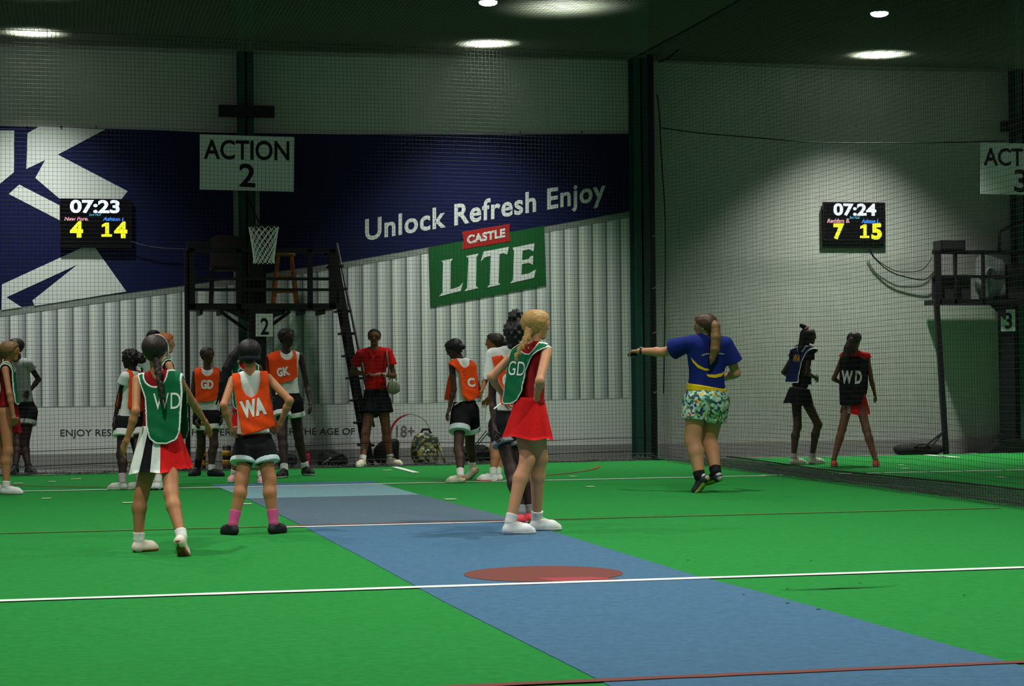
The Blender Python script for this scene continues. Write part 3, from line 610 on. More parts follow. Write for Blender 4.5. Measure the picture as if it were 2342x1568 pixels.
# ------------------------------------------------------------------ people: smooth blended bodies
CFH = nrm(V3(CF[0], CF[1], 0)); CRH = nrm(V3(CR[0], CR[1], 0)); UPZ = V3(0, 0, 1)
class Cap:
    __slots__ = 'a b r1 r2 k n q f1 f2'.split()
    def __init__(s, a, b, r1, r2=None, k=.02, n=None, q=1.0, f1=False, f2=False):
        s.a = np.array(a, float); s.b = np.array(b, float)
        if np.linalg.norm(s.b-s.a) < 1e-4: s.b = s.a+V3(0, 0, 1e-3)
        s.r1 = r1; s.r2 = r1 if r2 is None else r2; s.k = k; s.n = n; s.q = q; s.f1 = f1; s.f2 = f2
def sgrid(caps, h, infl=0.0, pad=0.0):
    lo = np.min([np.minimum(c.a, c.b)-max(c.r1, c.r2) for c in caps], 0)-infl-pad-3*h
    hi = np.max([np.maximum(c.a, c.b)+max(c.r1, c.r2) for c in caps], 0)+infl+pad+3*h
    n = np.ceil((hi-lo)/h).astype(int)+1; g = [(lo[i]+h*np.arange(n[i])).astype(np.float32) for i in range(3)]
    D = np.full(n, 1.0, np.float32)
    for c in caps:
        R = max(c.r1, c.r2)+infl+pad+c.k+2*h
        i0 = np.clip(((np.minimum(c.a, c.b)-R-lo)/h).astype(int), 0, n); i1 = np.clip(((np.maximum(c.a, c.b)+R-lo)/h).astype(int)+2, 0, n)
        sl = tuple(slice(i0[j], i1[j]) for j in range(3))
        X = (g[0][sl[0]]-np.float32(c.a[0]))[:, None, None]; Y = (g[1][sl[1]]-np.float32(c.a[1]))[None, :, None]; Z = (g[2][sl[2]]-np.float32(c.a[2]))[None, None, :]
        ba = (c.b-c.a).astype(np.float32); l2 = float(ba@ba); t0 = (X*ba[0]+Y*ba[1]+Z*ba[2])/np.float32(l2); t = np.clip(t0, 0, 1)
        vx, vy, vz = X-ba[0]*t, Y-ba[1]*t, Z-ba[2]*t
        d2 = vx*vx+vy*vy+vz*vz
        if c.n is not None:
            vn = vx*np.float32(c.n[0])+vy*np.float32(c.n[1])+vz*np.float32(c.n[2]); d2 = d2+vn*vn*np.float32(1/c.q**2-1)
        d = np.sqrt(d2)-(np.float32(c.r1)+np.float32(c.r2-c.r1)*t)-np.float32(infl)
        ln = np.float32(math.sqrt(l2))
        if c.f2: d = np.maximum(d, (t0-1)*ln)
        if c.f1: d = np.maximum(d, -t0*ln)
        S = D[sl]; hh = np.maximum(np.float32(c.k)-np.abs(S-d), 0); D[sl] = np.minimum(S, d)-hh*hh*np.float32(.25/c.k)
    return D, g
def grid_xyz(g): return g[0][:, None, None], g[1][None, :, None], g[2][None, None, :]
def plane(p, n):
    n = nrm(np.array(n, float)); c = float(n@np.array(p))
    return lambda X, Y, Z: X*np.float32(n[0])+Y*np.float32(n[1])+Z*np.float32(n[2])-np.float32(c)
def ball_out(p, r): return lambda X, Y, Z: np.float32(r)-np.sqrt((X-np.float32(p[0]))**2+(Y-np.float32(p[1]))**2+(Z-np.float32(p[2]))**2)
_CO = [(0, 0, 0), (1, 0, 0), (0, 1, 0), (1, 1, 0), (0, 0, 1), (1, 0, 1), (0, 1, 1), (1, 1, 1)]
_ED = [(0, 1), (2, 3), (4, 5), (6, 7), (0, 2), (1, 3), (4, 6), (5, 7), (0, 4), (1, 5), (2, 6), (3, 7)]
def surfnet(D, g, h):
    D = np.pad(D, 1, constant_values=.5); o = V3(g[0][0]-h, g[1][0]-h, g[2][0]-h); S = D < 0; n = np.array(D.shape)-1
    cs = [S[c[0]:n[0]+c[0], c[1]:n[1]+c[1], c[2]:n[2]+c[2]] for c in _CO]
    anyv = cs[0].copy(); allv = cs[0].copy()
    for c in cs[1:]: anyv |= c; allv &= c
    act = np.argwhere(anyv & ~allv)
    if len(act) == 0: return None
    dv = np.stack([D[act[:, 0]+c[0], act[:, 1]+c[1], act[:, 2]+c[2]] for c in _CO], 1)
    acc = np.zeros((len(act), 3)); cnt = np.zeros(len(act))
    for i, j in _ED:
        m = (dv[:, i] < 0) != (dv[:, j] < 0); den = dv[:, i]-dv[:, j]; t = np.where(m, dv[:, i]/np.where(np.abs(den) < 1e-9, 1, den), 0)
        p = np.array(_CO[i])[None]+(np.array(_CO[j])-np.array(_CO[i]))[None]*t[:, None]
        acc += np.where(m[:, None], p, 0); cnt += m
    V = o+(act+acc/cnt[:, None])*h
    idx = np.full(n, -1, np.int64); idx[act[:, 0], act[:, 1], act[:, 2]] = np.arange(len(act))
    Fs = []
    for ax in range(3):
        b, c = (ax+1) % 3, (ax+2) % 3
        sl0 = [slice(1, n[i]) for i in range(3)]; sl1 = list(sl0); sl0[ax] = slice(0, n[ax]); sl1[ax] = slice(1, n[ax]+1)
        A, B = S[tuple(sl0)], S[tuple(sl1)]
        for fl_, msk in ((0, A & ~B), (1, ~A & B)):
            e = np.argwhere(msk)
            if len(e) == 0: continue
            off = np.ones(3, int); off[ax] = 0; e = e+off
            q = []
            for db, dc in ((-1, -1), (0, -1), (0, 0), (-1, 0)):
                w = e.copy(); w[:, b] += db; w[:, c] += dc; q.append(idx[w[:, 0], w[:, 1], w[:, 2]])
            q = np.stack(q, 1); Fs.append(q if fl_ == 0 else q[:, ::-1])
    return V, np.concatenate(Fs)
def skin_mesh(caps, h, infl=0.0, clips=(), post=None, pad=0.0, it=1):
    D, g = sgrid(caps, h, infl, pad); X, Y, Z = grid_xyz(g)
    if post is not None: D = post(D, X, Y, Z).astype(np.float32)
    for c in clips: D = np.maximum(D, c(X, Y, Z)).astype(np.float32)
    r = surfnet(D, g, h)
    if r is None: return None
    V, F = r
    for _ in range(it):                         # light smoothing of voxel steps
        acc = np.zeros_like(V); cnt = np.zeros(len(V))
        for i in range(4):
            a, b = F[:, i], F[:, (i+1) % 4]
            for d in range(3): acc[:, d] += np.bincount(a, V[b, d], len(V))
            cnt += np.bincount(a, minlength=len(V))
        V = V*.5+acc/np.maximum(cnt, 1)[:, None]*.5
    return V, F
def poly2d(x, z, P):
    P = np.array(P, float); d = None; s = None
    for i in range(len(P)):
        a, b = P[i], P[i-1]; e = b-a; wx, wz = x-a[0], z-a[1]
        t = np.clip((wx*e[0]+wz*e[1])/(e@e+1e-12), 0, 1); dd = (wx-e[0]*t)**2+(wz-e[1]*t)**2
        c1 = z >= a[1]; c2 = z < b[1]; c3 = e[0]*wz > e[1]*wx
        flip = (c1 & c2 & c3) | (~c1 & ~c2 & ~c3)
        d = dd if d is None else np.minimum(d, dd); s = flip if s is None else s ^ flip
    return np.sqrt(d)*np.where(s, -1, 1)
def px3(u, v, depth): return CC+ray(u, v)*depth
def hdir(phi): a = math.radians(phi); return CFH*math.cos(a)+CRH*math.sin(a)
def fmat(name, rgb, rough=.8): return mat(name, rgb, rough, noise=(45, .07, .15), spec=.15)
SKIN = dict(light=(196, 140, 104), tan=(172, 116, 78), brown=(112, 72, 48), dark=(66, 44, 36), deep=(48, 33, 29))
HAIRC = dict(black=(16, 14, 14), dark=(38, 27, 21), brown=(66, 44, 28), blond=(176, 136, 78), red=(168, 92, 36), mixed=(118, 88, 52))
class Person: pass
def person(lab, H, base, yaw, head, neck, pelvis, arms, legs, skin='tan', g=.9, hyaw=None, hpitch=0, hs=None, shw=.155, h=.0075, lean=0., hdz=0., ndz=0., group=None, eyes=True):
    P = Person(); s = P.s = H/1.65; P.h = h; P.g = g; gp = fl(*base, .0); P.base = gp; D0 = P.D0 = (gp-CC)@CF
    P.pv = px3(*pelvis, D0); P.nk = px3(*neck, D0+ndz); P.up = nrm(P.nk-P.pv); f0 = hdir(yaw); lat = np.cross(f0, UPZ)
    P.lat = nrm(lat-P.up*(lat@P.up)); P.fw = np.cross(P.up, P.lat); P.T = np.linalg.norm(P.nk-P.pv); P.yaw = yaw
    up, lat, fw, pv, nk = P.up, P.lat, P.fw, P.pv, P.nk
    hy = yaw if hyaw is None else hyaw; hf = hdir(hy); hr = np.cross(hf, UPZ); a = math.radians(hpitch); P.hf = hf*math.cos(a)+UPZ*math.sin(a); P.hr = hr; P.hu = np.cross(hr, P.hf)
    P.hs = hs or (.35+.6*s); k = P.hs; hc = P.hc = px3(*head, D0+hdz); hf, hu = P.hf, P.hu
    caps = []; T = P.T; w = g*s
    P.torso = []
    for q in (-1, 1):
        sh_in = nk-up*.085*s+lat*q*.075*w; wa = pv+up*T*.36+lat*q*.05*w; hi = pv+up*.03*s+lat*q*.068*w
        P.torso += [Cap(sh_in, wa, .082*w, .074*w, .03, fw, .72), Cap(wa, hi, .074*w, .094*w, .03, fw, .78)]
    P.sh = {}; P.hj = {}
    for key, q in (('r', 1), ('l', -1)):
        P.sh[key] = nk-up*.05*s+lat*q*shw*s; P.hj[key] = pv+lat*q*.082*w-up*.01*s
        P.torso.append(Cap(nk-up*.012*s+lat*q*.02*s, P.sh[key]+up*.0*s-lat*q*.02*s, .045*w, .042*w, .03, fw, .85))
    caps += P.torso
    caps.append(Cap(nk-up*.03*s, hc-hu*.03*k-hf*.012*k, .05*k*(.6+.4*g), .047*k, .02))
    for q in (-1, 1): caps.append(Cap(pv+lat*q*.055*w-fw*.03*s+up*.01*s, pv+lat*q*.06*w-fw*.03*s-up*.04*s, .078*w, .07*w, .03))
    P.torso_c = P.torso[:2]+P.torso[2:2]+[]
    P.torso_c = [c for c in P.torso if c.r1 > .05*w]
    for q in (-1, 1): P.torso_c.append(Cap(nk-up*.014*s+lat*q*.02*s, nk-up*.046*s+lat*q*(shw-.035)*s, .043*w, .036*w, .03, fw, .85))
    P.el = {}; P.wr = {}; P.uarm = {}; P.hands = []
    for key in arms:
        A = arms[key]; sh = P.sh[key]
        el = P.el[key] = solve(sh, A[0], .285*s); wr = P.wr[key] = solve(el, A[1], .235*s)
        d = nrm(wr-el)
        if len(A) > 2 and A[2] is not None: d = nrm(solve(wr, A[2], .17*s)-wr)
        opt = A[3] if len(A) > 3 else {}
        caps += [Cap(sh, el, .044*w, .037*w, .025), Cap(el, el+(wr-el)*.3, .037*w, .037*w, .015), Cap(el+(wr-el)*.3, wr, .037*w, .024*w, .015)]
        caps += hand(P, wr, d, s, opt)
    P.kn = {}; P.an = {}; P.feet = {}
    for key in legs:
        kp, ft = legs[key][0], legs[key][1]; foot(P, key, ft, s)
        an = P.an[key]; hj = P.hj[key]
        dep = ((hj-CC)@CF+(an-CC)@CF)/2; dz = kp[2] if len(kp) > 2 else 0.0
        fd = P.feet[key]['fd']; kn = P.kn[key] = px3(kp[0], kp[1], dep+dz)+0*fd
        ca = kn+(an-kn)*.3-fd*.014*s
        caps += [Cap(hj, kn, .092*w, .063*w, .03), Cap(kn, ca, .060*w, .0635*w, .03), Cap(ca, an, .0635*w, .038*w, .02), Cap(an, P.feet[key]['ball']+UPZ*.03, .032*s, .026*s, .02)]
    # head
    caps += [Cap(hc+hu*.026*k-hf*.03*k, hc+hu*.026*k+hf*.02*k, .077*k, .077*k, .02), Cap(hc+hf*.034*k, hc+hf*.056*k-hu*.08*k, .061*k, .030*k, .025),
             Cap(hc+hf*.088*k+hu*.012*k, hc+hf*.105*k-hu*.022*k, .008*k, .0125*k, .010), Cap(hc+hf*.078*k-hu*.05*k-P.hr*.014*k, hc+hf*.078*k-hu*.05*k+P.hr*.014*k, .011*k, .011*k, .01)]
    for q in (-1, 1):
        caps.append(Cap(hc+P.hr*q*.074*k-hf*.008*k+hu*.008*k, hc+P.hr*q*.076*k-hf*.012*k-hu*.02*k, .02*k, .014*k, .006, P.hr, .5))
        caps.append(Cap(hc+hf*.074*k+P.hr*q*.016*k+hu*.030*k, hc+hf*.066*k+P.hr*q*.045*k+hu*.028*k, .011*k, .009*k, .008))
    V, F = skin_mesh(caps, h); me = fast_mesh(V, F)
    sk = mat('skin_'+skin, SKIN[skin], .55, noise=(14, .06, 0), spec=.3); lipm = mat('lips_'+skin, tuple(np.array(SKIN[skin])*np.array([.92, .62, .6])), .5); brm = mat('brow', (24, 18, 16), .9)
    for m in (sk, lipm, brm): me.materials.append(m)
    C = V[F].mean(1); mi = np.zeros(len(F), np.int32)
    def near(p, q, r):
        ba = q-p; t = np.clip((C-p)@ba/(ba@ba), 0, 1); return np.linalg.norm(C-p-ba*t[:, None], axis=1) < r
    mi[near(hc+hf*.09*k-hu*.05*k-P.hr*.018*k, hc+hf*.09*k-hu*.05*k+P.hr*.018*k, .0105*k)] = 1
    for q in (-1, 1): mi[near(hc+hf*.085*k+P.hr*q*.018*k+hu*.036*k, hc+hf*.07*k+P.hr*q*.046*k+hu*.036*k, .0085*k)] = 2
    me.polygons.foreach_set('material_index', mi)
    P.o = tag(link('person', me, None, origin=(gp[0], gp[1], 0.0)), lab, 'person', group or GRP)
    P.caps = caps
    if eyes and (hf@CFH) < .35:
        for q in (-1, 1):
            c = hc+hf*.0835*k+P.hr*q*.031*k+hu*.012*k; b = MB(); b.lathe(c-hf*.006, [(.002, -.011*k), (.0085*k, -.007*k), (.0115*k, 0), (.0085*k, .008*k)], 12, 0, ax=hf); b.lathe(c-hf*.006, [(.0084*k, .0079*k), (.005*k, .0108*k), (.001, .0115*k)], 12, 1, ax=hf)
            b.build('eye', [mat('eye_white', (205, 200, 192), .3), mat('eye_iris', (26, 17, 12), .2)], P.o)
    return P
def solve(p, uvs, L):
    u, v = uvs[0], uvs[1]; sg = uvs[2] if len(uvs) > 2 else 1
    d = ray(u, v); w = CC-p; a = d@d; b = 2*(d@w); c = w@w-L*L; q = b*b-4*a*c
    t = (-b+sg*math.sqrt(q))/(2*a) if q > 0 else -b/(2*a)
    return CC+d*t
def hand(P, wr, d, s, opt):
    mid = P.pv+P.up*((wr-P.pv)@P.up); n = opt.get('n'); n = mid-wr if n is None else np.array(n, float); n = nrm(n-d*(n@d)); w = np.cross(d, n)
    ts = 1 if (w@P.fw)*opt.get('thumb', 1) > 0 else -1; k = .5+.5*s; c = opt.get('curl', .45); out = []
    for i in (-1, 0, 1): out.append(Cap(wr+w*i*.011*k, wr+d*.085*k+w*i*.024*k, .015*k, .0145*k, .014))
    for i, L in enumerate((.066, .074, .07, .054)):
        i_ = (i-1.5)*-ts; kn = wr+d*.09*k+w*i_*.0205*k; a = kn+(d*math.cos(c*.5)+n*math.sin(c*.5)+w*i_*.05)*L*.5*k; e = a+(d*math.cos(c*1.5)+n*math.sin(c*1.5)+w*i_*.05)*L*.55*k
        out += [Cap(kn-d*.01, a, .0095*k, .0088*k, .005), Cap(a, e, .0088*k, .0075*k, .004)]
    t0 = wr+d*.025*k+w*ts*.022*k; t1 = t0+nrm(d*.75+w*ts*.75+n*.25)*.042*k; t2 = t1+nrm(d*.95+w*ts*.25+n*.3)*.034*k
    out += [Cap(t0, t1, .0125*k, .0105*k, .008), Cap(t1, t2, .0105*k, .0085*k, .005)]
    P.hands.append((wr, d, n)); return out
def foot(P, key, ft, s):
    """ft = (u, v, phi[, heel lift in degrees]): pixel of the sole below the ankle (or of the ball when the heel is lifted)"""
    p = fl(ft[0], ft[1], GZ); fd = hdir(ft[2]); al = math.radians(ft[3]) if len(ft) > 3 else 0.0; z0 = ft[4] if len(ft) > 4 else 0.0
    if z0: p = fl(ft[0], ft[1], GZ+z0)
    if al == 0: ball = p+fd*.115*s; bk = -fd; u = UPZ
    else: ball = p; bk = -fd*math.cos(al)+UPZ*math.sin(al); u = fd*math.sin(al)+UPZ*math.cos(al)
    heel = ball+bk*.175*s; toe = ball+fd*.065*s
    P.an[key] = ball+bk*.115*s+u*.092*s
    P.feet[key] = dict(fd=fd, bk=bk, u=u, ball=ball, heel=heel, toe=toe, s=s)
def part(P, name, VF, m, parent=None):
    if VF is None: return None
    me = fast_mesh(*VF); me.materials.append(m); return link(name, me, parent or P.o)
def shoes(P, m, sole, lace=None, sock=None, sockh=.07, keys=None, accent=None, sockr=.006):
    for key, f in P.feet.items():
        if keys and key not in keys: continue
        s = f['s']; u, bk = f['u'], f['bk']; side = np.cross(f['fd'], UPZ)
        A = f['heel']-bk*.036*s+u*.036*s; B = f['ball']+u*.034*s; Tt = f['toe']-f['fd']*.022*s+UPZ*.024*s; an = P.an[key]; kn = P.kn[key]
        cp = [Cap(A, B, .035*s, .044*s, .02), Cap(B, Tt, .044*s, .03*s, .02), Cap(A-bk*.012*s, an-u*.015*s, .037*s, .04*s, .02), Cap(f['ball']+bk*.02*s+u*.05*s, an-bk*.015*s-u*.005*s, .024*s, .03*s, .02)]
        cl = [plane(f['heel']-u*0, -u), plane(V3(0, 0, GZ+.001), V3(0, 0, -1)), plane(an+u*.002, u)]
        o = part(P, 'shoe', skin_mesh(cp, .006, clips=cl), m)
        c2 = [Cap(A, B, .038*s, .047*s, .02), Cap(B, Tt, .047*s, .033*s, .02)]
        part(P, 'sole', skin_mesh(c2, .005, clips=[plane(f['heel']+u*.022*s, u), plane(f['heel'], -u), plane(V3(0, 0, GZ+.0005), V3(0, 0, -1))], it=0), sole, o)
        if lace is not None:
            b = MB()
            for i in range(4):
                c = f['ball']+bk*(.02+.017*i)*s+u*(.079+.0075*i)*s; b.tube([c-side*.022*s-u*.008*s, c, c+side*.022*s-u*.008*s], .004, 5)
            b.build('laces', lace, o)
        if accent is not None:
            part(P, 'heel_tab', skin_mesh([Cap(A-u*.008*s, an-u*.025*s+bk*.014*s, .0375*s, .036*s, .01)], .006, clips=[plane(f['heel']-bk*.05*s, -bk), plane(f['heel']+u*.02*s, -u)]), accent, o)
        if sock is not None:
            d = nrm(kn-an); rr = .039*P.g*s; part(P, 'sock', skin_mesh([Cap(an-u*.03*s, an, .034*s, rr+sockr, .01), Cap(an, an+d*sockh, rr+sockr, rr+sockr+.004+sockh*.05, .01, f2=True)], .006, clips=[plane(f['heel']+u*.03, -u)]), sock)
def vcut(P, v):
    """height along the torso axis (from the pelvis) at which the torso axis crosses picture row v"""
    ts = np.linspace(-.6, P.T+.1, 200); best = min(ts, key=lambda t: abs(row(P.pv+P.up*t)-v)); return best
def row(p): d = p-CC; return IH/2-FPX*(d@CU)/(d@CF)
def col(p): d = p-CC; return IW/2+FPX*(d@CR)/(d@CF)
def shirt(P, m, hem, sleeve=0., off=.014, neck=.075, tilt=0., name='shirt', sl_r=.012, extra=(), keys='rl', nf=.03):
    s, w = P.s, P.s*P.g; caps = list(P.torso if sleeve > .15 else P.torso_c)
    z = vcut(P, hem)
    if z < .06*s:
        for q in (-1, 1): caps.append(Cap(P.pv+P.lat*q*.06*w, P.pv+P.lat*q*.066*w+P.up*(z-.05), .094*w, .098*w, .03, P.fw, .85))
    if sleeve:
        for key in keys:
            sh, el = P.sh[key], P.el[key]; caps.append(Cap(sh, sh+(el-sh)*sleeve, .046*w, (.042+.02*sleeve)*w+sl_r, .03, f2=True))
    cl = [plane(P.pv+P.up*z, -P.up+P.lat*tilt), ball_out(P.nk+P.up*.055*s+P.fw*nf*s, neck*s)]
    caps += list(extra)
    return part(P, name, skin_mesh(caps, P.h, off, cl), m)
def shorts(P, m, frac=.45, cuff=None, cw=.12, waist=.13, off=.02, flare=.0, keys='rl', waist_m=None):
    s, w = P.s, P.s*P.g; caps = []
    for q in (-1, 1): caps.append(Cap(P.pv+P.lat*q*.055*w+P.up*waist*s, P.pv+P.lat*q*.064*w, .082*w, .092*w, .03, P.fw, .85)); caps.append(Cap(P.pv+P.lat*q*.055*w-P.fw*.03*s, P.pv+P.lat*q*.06*w-P.fw*.03*s-P.up*.05*s, .08*w, .078*w, .03))
    cc = []
    for key in keys:
        hj, kn = P.hj[key], P.kn[key]; r = lambda t: (.092+(.063-.092)*t)*w+flare*t
        f1 = frac-(cw if cuff else 0); caps.append(Cap(hj, hj+(kn-hj)*f1, r(0)+.004, r(f1)+.004, .02, f2=True))
        if cuff: cc.append([Cap(hj+(kn-hj)*(f1-.015), hj+(kn-hj)*frac, r(f1)+.006, r(frac)+.009, .01, f1=True, f2=True)])
    o = part(P, 'shorts', skin_mesh(caps, P.h, off, [plane(P.pv+P.up*waist*s, P.up)]), m)
    for c in cc: part(P, 'cuff', skin_mesh(c, .006, off), cuff, o)
    return o
def default_shape(P, z0, z1, wt, wb, rc=.04):
    pts = [(-wt, z1), (wt, z1)]
    for a in np.linspace(0, math.pi/2, 5): pts.append((wb-rc+rc*math.cos(a), z0+rc-rc*math.sin(a)))
    for a in np.linspace(math.pi/2, math.pi, 5): pts.append((-wb+rc+rc*math.cos(a), z0+rc-rc*math.sin(a)))
    return pts
def bib(P, m, shape, trim=None, off=.024, flare=.02, hole=(.075, .085), hz=.0, tw=.011, sides='fb', name='bib', extra=(), low=0.):
    """shape: list of picture points (taken onto the torso plane) or ('d', hem row, top half width, hem half width)"""
    s = P.s
    if shape[0] == 'd': poly = default_shape(P, vcut(P, shape[1]), P.T+.08, shape[2], shape[3])
    else:
        poly = []
        for u, v in shape:
            sd = -1 if P.fw@CFH > 0 else 1; p0 = P.pv+P.fw*sd*.085*P.s; d = ray(u, v); p = CC+d*(((p0-CC)@P.fw)/(d@P.fw)); poly.append(((p-P.pv)@P.lat, (p-P.pv)@P.up))
    P.bibpoly = poly; zmin = min(p[1] for p in poly)
    caps = list(P.torso_c); w = P.s*P.g; zt_ = P.T-.10*s
    for q in (-1, 1):                           # the loose width of the cloth
        wt_ = max([q*x for x, zz_ in poly if zz_ > .6*P.T]+[.08]); wb_ = max([q*x for x, zz_ in poly if zz_ < .6*P.T]+[.08])
        caps.append(Cap(P.pv+P.up*zt_+P.lat*q*max(wt_-.055, .02), P.pv+P.up*(zmin-.06)+P.lat*q*max(wb_-.06, .02), .060*s, .078*s+low, .05, P.fw, .97))
    caps += list(extra)
    def loc(X, Y, Z):
        c = P.pv; x = (X-c[0])*P.lat[0]+(Y-c[1])*P.lat[1]+(Z-c[2])*P.lat[2]; z = (X-c[0])*P.up[0]+(Y-c[1])*P.up[1]+(Z-c[2])*P.up[2]; y = (X-c[0])*P.fw[0]+(Y-c[1])*P.fw[1]+(Z-c[2])*P.fw[2]
        return x, y, z
    def shp(X, Y, Z):
        x, y, z = loc(X, Y, Z); d = poly2d(x, z, poly)
        hx, hh = hole; e = (np.sqrt((x/(hx*s))**2+((z-P.T-hz)/(hh*s))**2)-1)*min(hx, hh)*s; d = np.maximum(d, -e)
        if sides == 'b': d = np.maximum(d, y-.0)
        if sides == 'f': d = np.maximum(d, -y)
        return d
    def post(D, X, Y, Z):
        x, y, z = loc(X, Y, Z); k = np.clip((P.T*.8-z)/(P.T*.8), 0, 1.3); D = D-flare*k-.004*np.sin(z*60+x*30)*k; return np.maximum(D, -(D+.0115))
    VF = skin_mesh(caps, P.h, off, [shp], post, pad=flare*1.4); o = part(P, name, VF, m)
    P.bibVF = VF
    if trim is not None: part(P, 'trim', skin_mesh(caps, .006, off+.003, [shp, lambda X, Y, Z: np.abs(shp(X, Y, Z)+.002)-tw], post, pad=flare*1.4), trim, o)
    return o
def letters(P, par, txt, uv, capx, side, m, bold=.0, sp=1.0, VF=None, roll=0., sx=1.):
    """uv: picture point of the middle of the lettering, capx: cap height in metres, side: +1 front panel, -1 back panel"""
    VF = VF or P.bibVF; T2, F = text2d(txt, bold, 0, sp, sub=.07)
    ch = text2d('H')[0][:, 1].max(); T2 = T2*(capx/ch); T2[:, 0] *= sx; T2[:, 0] -= T2[:, 0].max()/2; T2[:, 1] -= capx/2
    a = math.radians(roll); T2 = np.stack([T2[:, 0]*math.cos(a)-T2[:, 1]*math.sin(a), T2[:, 0]*math.sin(a)+T2[:, 1]*math.cos(a)], 1)
    d = ray(*uv); p0 = P.pv+P.fw*side*.10; c = CC+d*(((p0-CC)@P.fw)/(d@P.fw)) if abs(d@P.fw) > .25 else P.pv+P.up*P.T*.55
    pass
    bv = BVHTree.FromPolygons([tuple(v) for v in VF[0]], [tuple(int(i) for i in f) for f in VF[1]])
    ex = -P.lat*side; out = []; n = P.fw*side
    for x, y in T2:
        q = c+ex*x+P.up*y; q = q-n*((q-P.pv)@n)
        h = bv.ray_cast(Vector(q+n*.6), Vector(-n)); out.append(np.array(h[0])+n*.004 if h[0] is not None else None)
    ok = [i for i in range(len(out)) if out[i] is not None]; mp = {i: j for j, i in enumerate(ok)}
    b = MB(); b.add([out[i] for i in ok], [tuple(mp[i] for i in f) for f in F if all(i in mp for i in f)]); b.build('lettering', m, par)
def skirt(P, waist_v, hem_v, rw, rh, panels, pleats=14, amp=.06, shift=(0., 0.), tilt=0., depth=.72, name='skirt'):
    """panels: [(right edge as a fraction -1..1 of the half width seen by the camera, material)]"""
    s = P.s; zw, zh = vcut(P, waist_v), vcut(P, hem_v); e1 = P.lat if P.lat@CRH > 0 else -P.lat
    if abs(P.lat@CRH) < .5: e1 = nrm(CRH-P.up*(CRH@P.up)); e2 = np.cross(P.up, e1)
    else: e2 = np.cross(P.up, e1)
    n, R = 112, 12; V = []; F = []; MI = []; mats = [m for _, m in panels]
    for sgn in (1, 0):
        for i in range(R+1):
            t = i/R; c = P.pv+P.up*(zw+(zh-zw)*t)+e1*shift[0]*t+e2*shift[1]*t; r = rw+(rh-rw)*t**.85
            for j in range(n):
                a = 2*math.pi*j/n; k = 1+amp*t*math.sin(pleats*a+.6*math.sin(3*a)); rr = (r-(0 if sgn else .006))*k
                dp = depth if t < .3 else depth+(.9-depth)*(t-.3)/.7
                V.append(c+e1*rr*math.cos(a)+e2*rr*dp*math.sin(a)+P.up*tilt*math.cos(a)*t*r+P.up*.008*t*math.sin(pleats*a*.5+1))
    W = (R+1)*n
    def mi(j):
        x = math.cos(2*math.pi*(j+.5)/n)
        for q, (lim, _) in enumerate(panels):
            if x <= lim: return q
        return len(panels)-1
    for i in range(R):
        for j in range(n):
            k = (j+1) % n; F.append((i*n+j, (i+1)*n+j, (i+1)*n+k, i*n+k)); MI.append(mi(j)); F.append((W+i*n+j, W+i*n+k, W+(i+1)*n+k, W+(i+1)*n+j)); MI.append(mi(j))
    for i in (0, R):
        for j in range(n): k = (j+1) % n; F.append((i*n+j, i*n+k, W+i*n+k, W+i*n+j)); MI.append(mi(j))
    me = fast_mesh(np.array(V), np.array(F))
    for m in mats: me.materials.append(m)
    me.polygons.foreach_set('material_index', np.array(MI, np.int32)); return link(name, me, P.o)
